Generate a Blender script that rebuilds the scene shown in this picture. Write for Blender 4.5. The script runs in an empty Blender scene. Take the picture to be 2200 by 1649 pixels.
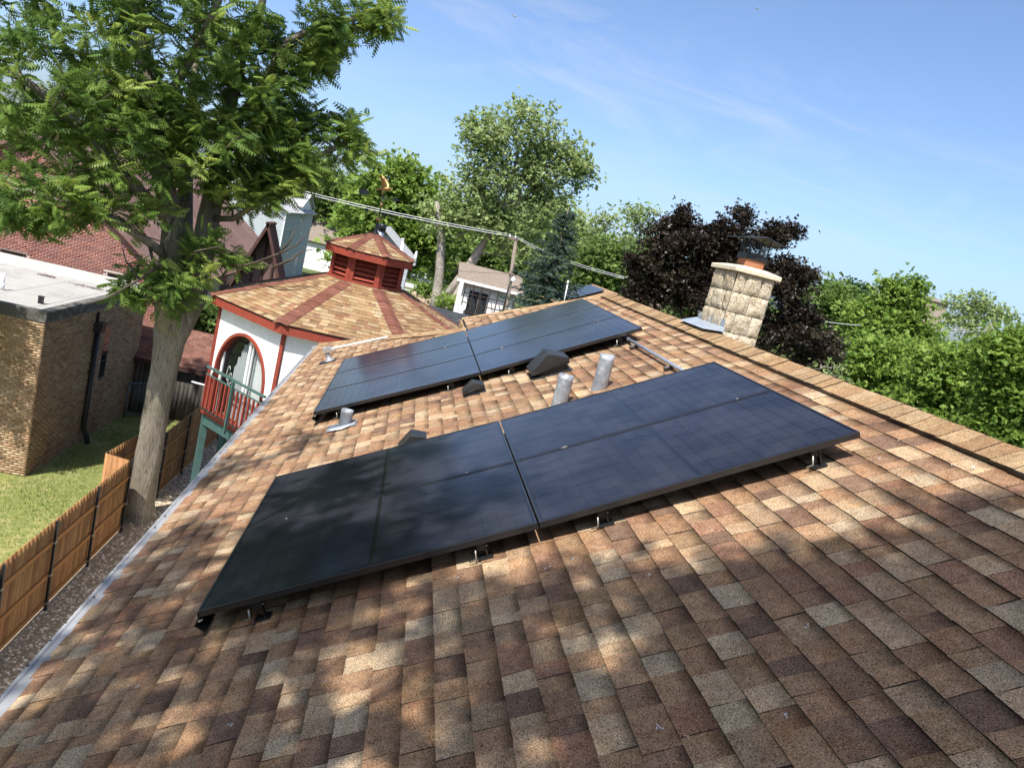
import bpy, math, random
import numpy as np
from mathutils import Matrix, Vector

rad = math.radians
D = bpy.data
SC = bpy.context.scene
COLL = SC.collection
rng = np.random.default_rng(7)
random.seed(7)

# ------------------------------------------------------------------ camera
F_PX = 1620.97
CAM = np.array([0.6834, -3.6664, 2.1667])
RC = np.array([[0.9638093, -0.1135810, 0.2411865],
               [0.2141343, -0.2090781, -0.9541660],
               [0.1588019, 0.9712805, -0.1771898]])     # rows: right, down, forward
PITCH = 0.480039                                        # roof slope
cam_data = D.cameras.new('camera')
cam_data.sensor_fit = 'HORIZONTAL'
cam_data.sensor_width = 36.0
cam_data.lens = F_PX * 36.0 / 2200.0
cam_data.clip_start = 0.05
cam_data.clip_end = 6000
cam = D.objects.new('camera', cam_data)
COLL.objects.link(cam)
m = Matrix.Identity(4)
for i in range(3):
    m[i][0], m[i][1], m[i][2], m[i][3] = RC[0][i], -RC[1][i], -RC[2][i], CAM[i]
cam.matrix_world = m
SC.camera = cam

# ------------------------------------------------------------------ light
SUN_AZ, SUN_EL = -146.0, 57.0
SUN = np.array([math.cos(rad(SUN_EL)) * math.sin(rad(SUN_AZ)), math.cos(rad(SUN_EL)) * math.cos(rad(SUN_AZ)), math.sin(rad(SUN_EL))])
SC.view_settings.view_transform = 'Standard'
SC.view_settings.look = 'None'
SC.view_settings.exposure = 0.76
SC.view_settings.gamma = 1.0
SC.view_settings.use_curve_mapping = False

world = D.worlds.new('World')
SC.world = world
world.use_nodes = True
nt = world.node_tree
nt.nodes.clear()
wo = nt.nodes.new('ShaderNodeOutputWorld')
bg = nt.nodes.new('ShaderNodeBackground')
sky = nt.nodes.new('ShaderNodeTexSky')
sky.sky_type = 'NISHITA'
sky.sun_disc = False
sky.sun_elevation = rad(SUN_EL)
sky.sun_rotation = rad(SUN_AZ)
sky.altitude = 200
sky.air_density = 0.75
sky.dust_density = 2.6
sky.ozone_density = 4.5
tc = nt.nodes.new('ShaderNodeTexCoord')
sep = nt.nodes.new('ShaderNodeSeparateXYZ')
nt.links.new(tc.outputs['Generated'], sep.inputs[0])
zc = nt.nodes.new('ShaderNodeMath'); zc.operation = 'MULTIPLY_ADD'; zc.inputs[1].default_value = 1.0; zc.inputs[2].default_value = 0.16
zc.use_clamp = False
nt.links.new(sep.outputs['Z'], zc.inputs[0])
dv = nt.nodes.new('ShaderNodeVectorMath'); dv.operation = 'DIVIDE'
cmb = nt.nodes.new('ShaderNodeCombineXYZ')
for k in range(3):
    nt.links.new(zc.outputs[0], cmb.inputs[k])
nt.links.new(tc.outputs['Generated'], dv.inputs[0]); nt.links.new(cmb.outputs[0], dv.inputs[1])
mp = nt.nodes.new('ShaderNodeMapping')
mp.inputs['Rotation'].default_value = (0, 0, rad(-28))
mp.inputs['Scale'].default_value = (0.6, 1.0, 0.0)
mp.inputs['Location'].default_value = (3.1, 1.7, 0)
nt.links.new(dv.outputs[0], mp.inputs['Vector'])
n1 = nt.nodes.new('ShaderNodeTexNoise'); n1.inputs['Scale'].default_value = 2.3; n1.inputs['Detail'].default_value = 9; n1.inputs['Roughness'].default_value = 0.62; n1.inputs['Distortion'].default_value = 0.7
n2 = nt.nodes.new('ShaderNodeTexNoise'); n2.inputs['Scale'].default_value = 0.42; n2.inputs['Detail'].default_value = 3
nt.links.new(mp.outputs[0], n1.inputs['Vector']); nt.links.new(mp.outputs[0], n2.inputs['Vector'])
r1 = nt.nodes.new('ShaderNodeMapRange'); r1.inputs['From Min'].default_value = 0.46; r1.inputs['From Max'].default_value = 0.80
r2 = nt.nodes.new('ShaderNodeMapRange'); r2.inputs['From Min'].default_value = 0.48; r2.inputs['From Max'].default_value = 0.62
nt.links.new(n1.outputs['Fac'], r1.inputs['Value']); nt.links.new(n2.outputs['Fac'], r2.inputs['Value'])
mu = nt.nodes.new('ShaderNodeMath'); mu.operation = 'MULTIPLY'
nt.links.new(r1.outputs[0], mu.inputs[0]); nt.links.new(r2.outputs[0], mu.inputs[1])
mu2 = nt.nodes.new('ShaderNodeMath'); mu2.operation = 'MULTIPLY'; mu2.inputs[1].default_value = 0.5
nt.links.new(mu.outputs[0], mu2.inputs[0])
cm = nt.nodes.new('ShaderNodeMix'); cm.data_type = 'RGBA'
cm.inputs[7].default_value = (3.2, 3.4, 3.8, 1)
nt.links.new(mu2.outputs[0], cm.inputs[0]); nt.links.new(sky.outputs[0], cm.inputs[6])
nt.links.new(cm.outputs[2], bg.inputs['Color'])
bg.inputs['Strength'].default_value = 0.15
nt.links.new(bg.outputs[0], wo.inputs['Surface'])

sun_l = D.lights.new('sun', 'SUN')
sun_l.energy = 4.9
sun_l.angle = rad(0.53)
sun_l.color = (1.0, 0.96, 0.90)
sun_o = D.objects.new('sun', sun_l)
COLL.objects.link(sun_o)
sun_o.rotation_euler = Vector(-SUN).to_track_quat('-Z', 'Y').to_euler()

# ------------------------------------------------------------------ geometry helpers
cB, sB = math.cos(PITCH), math.sin(PITCH)
ROOF_N = -0.158                      # shingle plane below the panel plane
G = -6.8                             # ground height


def ray(x, y):
    return RC.T @ np.array([(x - 1100) / F_PX, (y - 824.5) / F_PX, 1.0])


def at_plane(x, y, n, k):
    d = ray(x, y); n = np.asarray(n, float)
    return CAM + d * ((k - n @ CAM) / (n @ d))


def at_y(x, y, Y): return at_plane(x, y, (0, 1, 0), Y)
def at_z(x, y, Z): return at_plane(x, y, (0, 0, 1), Z)
def at_d(x, y, d): return CAM + ray(x, y) * d


def px(P):
    q = (np.asarray(P, float) - CAM) @ RC.T
    z = np.maximum(q[..., 2:3], 0.01)
    return np.concatenate([1100 + F_PX * q[..., 0:1] / z, 824.5 + F_PX * q[..., 1:2] / z], -1)


def W(u, v, n=0.0):
    return np.array([u * cB - n * sB, v, u * sB + n * cB])


def on_roof(x, y, n=ROOF_N):
    P = at_plane(x, y, (-sB, 0, cB), n)
    return P[0] * cB + P[2] * sB, P[1]


ROOF_M = np.array([[cB, 0, -sB], [0, 1, 0], [sB, 0, cB]])


def mesh_np(name, verts, faces, mat=None, col=None, tint=None, smooth=False):
    verts = np.asarray(verts, np.float32); faces = np.asarray(faces, np.int32)
    me = D.meshes.new(name)
    me.vertices.add(len(verts)); me.vertices.foreach_set('co', verts.ravel())
    nf, k = faces.shape
    me.loops.add(nf * k); me.loops.foreach_set('vertex_index', faces.ravel())
    me.polygons.add(nf); me.polygons.foreach_set('loop_start', np.arange(0, nf * k, k, dtype=np.int32))
    if col is not None:
        a = me.attributes.new('Col', 'FLOAT_COLOR', 'POINT'); a.data.foreach_set('color', np.asarray(col, np.float32).ravel())
    if tint is not None:
        a = me.attributes.new('tint', 'FLOAT', 'FACE'); a.data.foreach_set('value', np.asarray(tint, np.float32).ravel())
    if smooth:
        me.polygons.foreach_set('use_smooth', np.ones(nf, bool))
    me.update(calc_edges=True)
    if mat: me.materials.append(mat)
    return me


def wm(o):
    if o.parent is None: return o.matrix_basis.copy()
    return wm(o.parent) @ o.matrix_parent_inverse @ o.matrix_basis


def link(name, data, parent=None, mat4=None, local=False):
    """local=False: coordinates (and mat4) are world coordinates"""
    o = D.objects.new(name, data); COLL.objects.link(o)
    if mat4 is not None: o.matrix_basis = mat4
    if parent is not None:
        o.parent = parent
        if not local: o.matrix_parent_inverse = wm(parent).inverted()
    return o


def tag(o, label=None, cat=None, group=None, kind=None):
    if label: o['label'] = label
    if cat: o['category'] = cat
    if group: o['group'] = group
    if kind: o['kind'] = kind
    return o


def empty(name, loc=(0, 0, 0), rz=0, label=None, cat=None, group=None, mat4=None):
    o = D.objects.new(name, None); COLL.objects.link(o)
    o.empty_display_size = 0.2
    if mat4 is not None: o.matrix_basis = mat4
    else:
        o.location = loc; o.rotation_euler = (0, 0, rz)
    return tag(o, label, cat, group)


def mat4(R3, t):
    m = Matrix.Identity(4)
    for i in range(3):
        for j in range(3): m[i][j] = R3[i][j]
        m[i][3] = t[i]
    return m


class MB:
    """collects shapes of one mesh"""
    def __init__(s): s.v = []; s.f = []; s.sm = []
    def add(s, vs, fs, smooth=False):
        b = len(s.v); s.v += [tuple(map(float, p)) for p in vs]; s.f += [tuple(i + b for i in f) for f in fs]; s.sm += [smooth] * len(fs); return s
    def box(s, lo, hi, M=None, bevel=0.0):
        x0, y0, z0 = lo; x1, y1, z1 = hi
        vs = np.array([(x, y, z) for z in (z0, z1) for y in (y0, y1) for x in (x0, x1)], float)
        if M is not None: vs = xf(M, vs)
        return s.add(vs, [(0, 2, 3, 1), (4, 5, 7, 6), (0, 1, 5, 4), (2, 6, 7, 3), (0, 4, 6, 2), (1, 3, 7, 5)])
    def prism(s, poly, y0, y1, M=None):
        """polygon in xz extruded along y"""
        n = len(poly)
        vs = np.array([(p[0], y0, p[1]) for p in poly] + [(p[0], y1, p[1]) for p in poly], float)
        if M is not None: vs = xf(M, vs)
        return s.add(vs, [tuple(range(n)), tuple(range(2 * n - 1, n - 1, -1))] + [(i, i + n, (i + 1) % n + n, (i + 1) % n) for i in range(n)])
    def plate(s, poly3, thick):
        """planar 3d polygon thickened along its normal (downwards)"""
        P = np.array(poly3, float); n = np.cross(P[1] - P[0], P[2] - P[0]); n /= np.linalg.norm(n)
        Q = P - n * thick; k = len(P)
        return s.add(list(P) + list(Q), [tuple(range(k)), tuple(range(2 * k - 1, k - 1, -1))] + [(i, i + k, (i + 1) % k + k, (i + 1) % k) for i in range(k)])
    def tube(s, pts, r, sides=8, caps=True, smooth=True):
        pts = [np.asarray(p, float) for p in pts]; n = len(pts)
        rs = r if hasattr(r, '__len__') else [r] * n
        b = len(s.v); ref = None
        for i, p in enumerate(pts):
            d = pts[min(i + 1, n - 1)] - pts[max(i - 1, 0)]; d = d / (np.linalg.norm(d) + 1e-9)
            if ref is None:
                ref = np.cross(d, (0, 0, 1.0)); 
                if np.linalg.norm(ref) < 1e-3: ref = np.array([1.0, 0, 0])
            e1 = ref - d * (ref @ d); e1 /= np.linalg.norm(e1) + 1e-9; ref = e1; e2 = np.cross(d, e1)
            for k in range(sides):
                a = 2 * math.pi * k / sides; s.v.append(tuple(p + rs[i] * (math.cos(a) * e1 + math.sin(a) * e2)))
        for i in range(n - 1):
            for k in range(sides):
                s.f.append((b + i * sides + k, b + i * sides + (k + 1) % sides, b + (i + 1) * sides + (k + 1) % sides, b + (i + 1) * sides + k)); s.sm.append(smooth)
        if caps:
            s.f.append(tuple(b + k for k in range(sides - 1, -1, -1))); s.f.append(tuple(b + (n - 1) * sides + k for k in range(sides))); s.sm += [False, False]
        return s
    def lathe(s, prof, center, sides=16, smooth=True):
        c = np.asarray(center, float); b = len(s.v)
        for r, z in prof:
            for k in range(sides):
                a = 2 * math.pi * k / sides; s.v.append((c[0] + r * math.cos(a), c[1] + r * math.sin(a), c[2] + z))
        for i in range(len(prof) - 1):
            for k in range(sides):
                s.f.append((b + i * sides + k, b + i * sides + (k + 1) % sides, b + (i + 1) * sides + (k + 1) % sides, b + (i + 1) * sides + k)); s.sm.append(smooth)
        return s
    def build(s, name, mat, parent=None, mat4=None, bevel=0.0, local=False):
        me = D.meshes.new(name); me.from_pydata(s.v, [], s.f)
        me.polygons.foreach_set('use_smooth', s.sm)
        if mat: me.materials.append(mat)
        me.update()
        o = link(name, me, parent, mat4, local)
        if bevel:
            md = o.modifiers.new('b', 'BEVEL'); md.width = bevel; md.segments = 2; md.limit_method = 'ANGLE'
        return o


def xf(M, vs):
    if isinstance(M, tuple):
        R3, t = M; return vs @ np.asarray(R3).T + np.asarray(t)
    A = np.array(M); return vs @ A[:3, :3].T + A[:3, 3]


# ------------------------------------------------------------------ materials
def MAT(name, col=(0.5, 0.5, 0.5), rough=0.8, spec=0.3, metal=0.0, var=(), bump=None, attr=None, tint=None, coat=0.0, trans=0.0, space='world', ior=1.45):
    """var: (scale, colour, lo, hi[, (sx,sy,sz)]) noise layers mixed over the base; bump: (scale, distance[, stretch])"""
    mt = D.materials.new(name); mt.use_nodes = True
    t = mt.node_tree; t.nodes.clear(); N = t.nodes.new; Lk = t.links.new
    out = N('ShaderNodeOutputMaterial'); bs = N('ShaderNodeBsdfPrincipled')
    Lk(bs.outputs[0], out.inputs[0])
    bs.inputs['Roughness'].default_value = rough
    bs.inputs['Specular IOR Level'].default_value = spec
    bs.inputs['Metallic'].default_value = metal
    bs.inputs['IOR'].default_value = ior
    if coat:
        bs.inputs['Coat Weight'].default_value = coat; bs.inputs['Coat Roughness'].default_value = 0.05
    if space == 'world':
        g = N('ShaderNodeNewGeometry'); vec = g.outputs['Position']
    else:
        g = N('ShaderNodeTexCoord'); vec = g.outputs['Object']

    def noise(scale, st=None, detail=4, rough_=0.6):
        n = N('ShaderNodeTexNoise'); n.inputs['Scale'].default_value = scale; n.inputs['Detail'].default_value = detail; n.inputs['Roughness'].default_value = rough_
        if st:
            mpn = N('ShaderNodeMapping'); mpn.inputs['Scale'].default_value = st; Lk(vec, mpn.inputs[0]); Lk(mpn.outputs[0], n.inputs['Vector'])
        else: Lk(vec, n.inputs['Vector'])
        return n.outputs['Fac']
    cur = None
    if attr:
        a = N('ShaderNodeAttribute'); a.attribute_name = attr; cur = a.outputs['Color']
    elif tint:
        a = N('ShaderNodeAttribute'); a.attribute_name = 'tint'
        rp = N('ShaderNodeValToRGB'); el = rp.color_ramp.elements
        el[0].position = tint[0][0]; el[0].color = (*tint[0][1], 1); el[1].position = tint[-1][0]; el[1].color = (*tint[-1][1], 1)
        for p_, c_ in tint[1:-1]:
            e = el.new(p_); e.color = (*c_, 1)
        Lk(a.outputs['Fac'], rp.inputs[0]); cur = rp.outputs[0]
    else:
        c = N('ShaderNodeRGB'); c.outputs[0].default_value = (*col, 1); cur = c.outputs[0]
    for layer in var:
        scale, c2, lo, hi = layer[:4]; st = layer[4] if len(layer) > 4 else None; mode = layer[5] if len(layer) > 5 else 'MIX'
        mr = N('ShaderNodeMapRange'); mr.inputs['From Min'].default_value = lo; mr.inputs['From Max'].default_value = hi
        Lk(noise(scale, st), mr.inputs['Value'])
        mx = N('ShaderNodeMix'); mx.data_type = 'RGBA'; mx.blend_type = mode
        Lk(mr.outputs[0], mx.inputs[0]); Lk(cur, mx.inputs[6]); mx.inputs[7].default_value = (*c2, 1)
        cur = mx.outputs[2]
    Lk(cur, bs.inputs['Base Color'])
    if bump:
        bm = N('ShaderNodeBump'); bm.inputs['Distance'].default_value = bump[1]; bm.inputs['Strength'].default_value = 1.0
        Lk(noise(bump[0], bump[2] if len(bump) > 2 else None, 6), bm.inputs['Height']); Lk(bm.outputs[0], bs.inputs['Normal'])
    if trans:
        tr = N('ShaderNodeBsdfTranslucent'); Lk(cur, tr.inputs[0]); ms = N('ShaderNodeMixShader'); ms.inputs[0].default_value = trans
        Lk(bs.outputs[0], ms.inputs[1]); Lk(tr.outputs[0], ms.inputs[2]); Lk(ms.outputs[0], out.inputs[0])
    return mt


m_shingle = MAT('shingle_granules', attr='Col', rough=0.95, spec=0.08,
                var=((210, (2.2, 2.1, 1.95), 0.54, 0.66, None, 'MULTIPLY'), (170, (0.25, 0.22, 0.22), 0.50, 0.63, None, 'MULTIPLY'), (1.7, (0.80, 0.80, 0.82), 0.45, 0.75, None, 'MULTIPLY'), (23, (0.74, 0.70, 0.68), 0.42, 0.7, None, 'MULTIPLY'), (9, (1.22, 1.18, 1.10), 0.48, 0.68, None, 'MULTIPLY'), (4.5, (0.80, 0.74, 0.70), 0.5, 0.7, None, 'MULTIPLY')),
                bump=(330, 0.0025))
m_deck = MAT('roof_felt', (0.03, 0.026, 0.024), 0.95, 0.1)
m_hip = MAT('hip_shingle', (0.20, 0.075, 0.05), 0.95, 0.08, var=((35, (0.13, 0.05, 0.035), 0.4, 0.7), (3, (0.25, 0.10, 0.07), 0.45, 0.7)), bump=(300, 0.002))
m_black = MAT('black_metal', (0.012, 0.012, 0.013), 0.38, 0.5, var=((6, (0.03, 0.03, 0.03), 0.5, 0.75),))
m_frame = MAT('anodised_black_frame', (0.014, 0.014, 0.015), 0.25, 0.8)
m_rubber = MAT('black_plastic', (0.016, 0.016, 0.017), 0.45, 0.45, var=((9, (0.035, 0.035, 0.034), 0.45, 0.75),), bump=(40, 0.002))
m_alu = MAT('aluminium', (0.62, 0.63, 0.65), 0.33, 0.5, 0.85, var=((8, (0.45, 0.46, 0.48), 0.45, 0.7),))
m_drip = MAT('drip_edge_metal', (0.36, 0.36, 0.36), 0.5, 0.4, 0.3, var=((30, (0.15, 0.14, 0.13), 0.60, 0.70), (5, (0.28, 0.28, 0.285), 0.4, 0.7), (1.3, (.23, .22, .21), .5, .7)), bump=(14, 0.010, (1, 0.5, 1)))
m_white = MAT('white_paint', (0.80, 0.80, 0.79), 0.55, 0.3, var=((5, (0.66, 0.66, 0.65), 0.5, 0.8),))
m_lead = MAT('lead_boot', (0.27, 0.285, 0.305), 0.5, 0.4, 0.35, var=((16, (0.40, 0.415, 0.44), 0.45, 0.65), (7, (0.19, 0.20, 0.22), 0.5, 0.72), (45, (.48, .49, .5), .62, .75)), bump=(22, 0.007))
m_galv = MAT('galvanised_conduit', (0.45, 0.50, 0.56), 0.35, 0.5, 0.7, var=((20, (0.36, 0.40, 0.45), 0.45, 0.7),))
m_red = MAT('red_paint', (0.25, 0.050, 0.031), 0.6, 0.22, var=((7, (0.195, 0.038, 0.025), 0.45, 0.7), (60, (0.29, 0.066, 0.042), 0.5, 0.8), (3, (.17, .05, .038), .56, .72)), bump=(50, 0.002))
m_green = MAT('green_paint', (0.045, 0.095, 0.085), 0.45, 0.35, var=((8, (0.06, 0.12, 0.105), 0.4, 0.7),))
m_stucco = MAT('white_stucco', (0.78, 0.78, 0.76), 0.9, 0.15, var=((3, (0.70, 0.70, 0.68), 0.45, 0.75), (14, (0.83, 0.83, 0.82), 0.5, 0.7)), bump=(30, 0.006))
m_soil = MAT('ground_soil', (0.16, 0.125, 0.085), 0.95, 0.1, var=((0.35, (0.07, 0.10, 0.035), 0.42, 0.58), (6, (0.10, 0.085, 0.05), 0.45, 0.7)))
LEAF_G = MAT

# ------------------------------------------------------------------ ground
gm = MB(); gm.add([(-3000, -3000, G), (3000, -3000, G), (3000, 3000, G), (-3000, 3000, G)], [(0, 1, 2, 3)])
m_ground = MAT('ground_grass_soil', (0.075, 0.10, 0.035), 0.95, 0.1, var=((0.08, (0.13, 0.12, 0.06), 0.45, 0.65), (1.2, (0.10, 0.14, 0.045), 0.4, 0.7), (9, (0.05, 0.07, 0.022), 0.45, 0.7)))
tag(gm.build('ground', m_ground), kind='structure')


# ------------------------------------------------------------------ pieces (shingles, bricks, planks)
def visible_area(vs4):
    q = (vs4 - CAM) @ RC.T
    if (q[:, 2] < 0.3).any(): return 0.0
    p = px(vs4)
    if p[:, 0].max() < 0 or p[:, 0].min() > 2200 or p[:, 1].max() < 0 or p[:, 1].min() > 1649: return 0.0
    x, y = p[:, 0], p[:, 1]
    return 0.5 * abs(np.dot(x, np.roll(y, 1)) - np.dot(y, np.roll(x, 1)))


def emit(pieces, name, mat, parent, n_ind, stuff_name, hidden=None):
    """pieces: (verts, quads, cols); the n_ind that show largest become objects, the rest one stuff part"""
    if not pieces: return
    sc = []
    for P in pieces:
        a = visible_area(P[0][:4])
        if hidden is not None and a > 0 and hidden(P[0][:4].mean(0)): a *= 0.001
        sc.append(a)
    order = np.argsort(-np.array(sc))
    ind = set(order[:n_ind].tolist()) if len(pieces) > n_ind else set(range(len(pieces)))
    ind = {i for i in ind if sc[i] > 0 or len(pieces) <= n_ind}
    for i in sorted(ind):
        v, f, c = pieces[i]
        o = v.mean(0)
        link(name, mesh_np(name, v - o, f, mat, col=c), parent, Matrix.Translation(o))
    rest = [pieces[i] for i in range(len(pieces)) if i not in ind]
    if rest:
        V = []; Fc = []; Cc = []; b = 0
        for v, f, c in rest:
            V.append(v); Fc.append(f + b); Cc.append(c); b += len(v)
        o = link(stuff_name, mesh_np(stuff_name, np.concatenate(V), np.concatenate(Fc), mat, col=np.concatenate(Cc)), parent)
        tag(o, kind='stuff')


PAL = np.array([(0.45, 0.315, 0.18), (0.35, 0.21, 0.11), (0.315, 0.18, 0.095), (0.25, 0.145, 0.085), (0.19, 0.115, 0.075), (0.43, 0.33, 0.205), (0.335, 0.225, 0.13), (0.30, 0.19, 0.098), (0.285, 0.15, 0.088)]) * 0.9
PAL = (PAL.mean(0) + (PAL - PAL.mean(0)) * 0.92) * 1.08
PAL = PAL * 0.86 + PAL.mean(1, keepdims=True) * np.array([1.06, 0.99, 0.95]) * 0.14
PALW = np.array([.13, .17, .15, .12, .07, .11, .14, .06, .05])


def inside(poly, x, y):
    c = False; n = len(poly)
    for i in range(n):
        x0, y0 = poly[i]; x1, y1 = poly[(i + 1) % n]
        if (y0 > y) != (y1 > y) and x < (x1 - x0) * (y - y0) / (y1 - y0) + x0: c = not c
    return c


def clip_poly_interval(poly, s):
    """intervals of t inside the polygon (s,t) at s"""
    xs = []
    n = len(poly)
    for i in range(n):
        s0, t0 = poly[i]; s1, t1 = poly[(i + 1) % n]
        if (s0 > s) != (s1 > s): xs.append(t0 + (t1 - t0) * (s - s0) / (s1 - s0))
    xs.sort()
    return [(xs[i], xs[i + 1]) for i in range(0, len(xs) - 1, 2)]


def shingle_field(poly, R3, org, expo=0.1335, wmin=0.08, wmax=0.215, thick=0.0038, pal=PAL, palw=PALW, seed=1, s0=None, shadow=0.24, jag=0.003):
    """laminated shingle tabs on a plane. poly in (s upslope, t along); R3 columns: upslope, along, normal"""
    r = np.random.default_rng(seed)
    smin = min(p[0] for p in poly) if s0 is None else s0; smax = max(p[0] for p in poly)
    out = []; k = 0; s = smin; palw = palw / palw.sum()
    while s < smax - 0.02:
        e = min(expo, smax - s)
        for t0, t1 in clip_poly_interval(poly, s + e * 0.5):
            t = t0 - r.uniform(0, 0.1); raised = r.random() < 0.5; prev = -1
            while t < t1:
                w = r.uniform(wmin, wmax) if raised else r.uniform(wmin, max(wmin, wmax * 0.85))
                a = max(t, t0); b = min(t + w, t1); t += w
                if b - a < 0.012: raised = not raised; continue
                ci = r.choice(len(pal), p=palw)
                if ci == prev: ci = r.choice(len(pal), p=palw)
                prev = ci
                c = pal[ci] * r.uniform(0.88, 1.12)
                h0 = thick * (2.0 if raised else 1.15) + r.uniform(0, 0.0012); h1 = 0.0012
                lo = s + r.normal(0, jag * 0.5); tp = s + e + 0.004
                mid = s + e * r.uniform(0.40, 0.70)
                hm = h0 + (h1 - h0) * (mid - lo) / (tp - lo)
                sk = r.normal(0, 0.0025)
                P = [(lo, a, h0), (lo, b, h0), (mid, b + sk, hm), (mid, a + sk, hm), (tp, b + sk, h1), (tp, a + sk, h1),
                     (lo, a, h0), (lo, b, h0), (lo, b, 0), (lo, a, 0), (tp, a + sk, h1), (tp, b + sk, h1), (lo, a, 0), (lo, b, 0)]
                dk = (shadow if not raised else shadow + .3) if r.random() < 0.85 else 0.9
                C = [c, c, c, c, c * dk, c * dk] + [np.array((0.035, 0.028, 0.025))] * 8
                Fq = np.array([(0, 3, 2, 1), (3, 5, 4, 2), (6, 7, 8, 9), (6, 9, 12, 10), (7, 11, 13, 8)])
                V = np.array(P) @ np.asarray(R3).T + org
                out.append((V, Fq, np.c_[np.array(C), np.ones(14)]))
                raised = not raised if r.random() < 0.86 else raised
        s += expo; k += 1
    return out


def brick_pieces(org, T, Nn, width, height, bl, bh, joint, pal, seed, depth=0.008, skip=None, topcut=None):
    r = np.random.default_rng(seed); T = np.asarray(T, float); Nn = np.asarray(Nn, float); org = np.asarray(org, float)
    out = []; row = 0; z = joint
    Fq = np.array([(0, 1, 2, 3), (0, 4, 5, 1), (1, 5, 6, 2), (2, 6, 7, 3), (3, 7, 4, 0)])
    while z + bh <= height + 1e-6:
        x = -((row % 2) * (bl + joint) * 0.5)
        while x < width:
            a = max(x, 0.0) + (0 if x < 0 else 0); b = min(x + bl, width)
            x += bl + joint
            if b - a < 0.03: continue
            if skip and skip(a, b, z, z + bh): continue
            if topcut and not topcut(a, b, z + bh): continue
            c = pal[r.integers(len(pal))] * r.uniform(0.85, 1.12)
            d = depth + r.normal(0, 0.001)
            q = np.array([(a, z, d), (b, z, d), (b, z + bh, d), (a, z + bh, d), (a, z, 0), (b, z, 0), (b, z + bh, 0), (a, z + bh, 0)])
            V = org + q[:, 0:1] * T + q[:, 1:2] * np.array([0, 0, 1.0]) + q[:, 2:3] * Nn
            out.append((V, Fq, np.tile(np.append(c, 1.0), (8, 1))))
        z += bh + joint; row += 1
    return out


# ------------------------------------------------------------------ the house with the solar roof
house = empty('house', (3.7, 2.0, G), label='tan shingled house whose sloping roof carries the black solar panels', cat='house')
RIDGE_U = 4.13
main_poly = [(-0.95, -6.0), (-0.95, 10.85), (0.5, 9.17), (1.2, 8.38), (1.815, 8.05), (1.815, 9.38), (3.79, 8.05), (RIDGE_U, 7.85), (RIDGE_U, -6.0)]
ORG = ROOF_M[:, 2] * ROOF_N


def part(mb, name, mat, parent, **k):
    return mb.build(name, mat, parent, **k)


emit_w = emit
deck = MB()
deck.plate([W(u, v, ROOF_N) for u, v in [(-0.99, -6.0), (RIDGE_U, -6.0), (RIDGE_U, 7.85), (3.79, 8.05), (1.815, 9.38), (1.815, 8.05), (1.2, 8.38), (0.5, 9.17), (-0.99, 10.85)]], 0.06)
Rg = W(RIDGE_U, 0, ROOF_N)
back_eave = Rg + np.array([cB, 0, -sB]) * 5.0
deck.plate([(Rg[0], -6, Rg[2]), (back_eave[0], -6, back_eave[2]), (back_eave[0], 9.5, back_eave[2]), (Rg[0], 7.85, Rg[2])], 0.06)
part(deck, 'roof_deck', m_deck, house)
# hip faces behind the far edges
A1, A2, B1, B2 = W(-0.93, 10.85, ROOF_N), W(1.815, 8.05, ROOF_N), W(1.815, 9.38, ROOF_N), W(RIDGE_U, 7.85, ROOF_N)
m_plain_sh = MAT('plain_shingle', (0.27, 0.175, 0.10), 0.95, 0.08, var=((5, (0.36, 0.26, 0.15), 0.45, 0.6), (9, (0.19, 0.11, 0.065), 0.5, 0.65)), bump=(60, 0.004))
hipf = MB()
hipf.plate([A1, (A2[0], A1[1], A1[2]), A2], 0.05)
hipf.plate([B1, (back_eave[0], B1[1], back_eave[2]), B2], 0.05)
hipf.plate([A2, (A2[0], A2[1], A2[2] - 1.2), (A2[0], B1[1], A2[2] - 1.2), B1], 0.03)
part(hipf, 'hip_slope', m_plain_sh, house)

near_poly_px = [(418, 1316), (594, 1022), (1537, 775), (1857, 935)]
far_poly_px = [(670, 900), (740, 762), (1252, 638), (1385, 715)]


def under_panels(P):
    x, y = px(P)
    return inside(near_poly_px, x, y) or inside(far_poly_px, x, y)


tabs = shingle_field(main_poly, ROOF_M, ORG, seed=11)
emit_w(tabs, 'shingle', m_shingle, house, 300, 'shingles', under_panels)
RB = np.column_stack([(-cB, 0, sB), (0, -1, 0), (sB, 0, cB)])
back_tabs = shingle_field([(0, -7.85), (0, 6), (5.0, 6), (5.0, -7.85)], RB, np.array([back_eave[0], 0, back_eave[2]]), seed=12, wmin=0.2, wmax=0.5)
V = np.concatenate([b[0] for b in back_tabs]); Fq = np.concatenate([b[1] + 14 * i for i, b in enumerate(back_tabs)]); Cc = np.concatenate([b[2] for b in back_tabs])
o = link('back_slope_shingles', mesh_np('back_slope_shingles', V, Fq, m_shingle, col=Cc), house); tag(o, kind='stuff')


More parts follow.
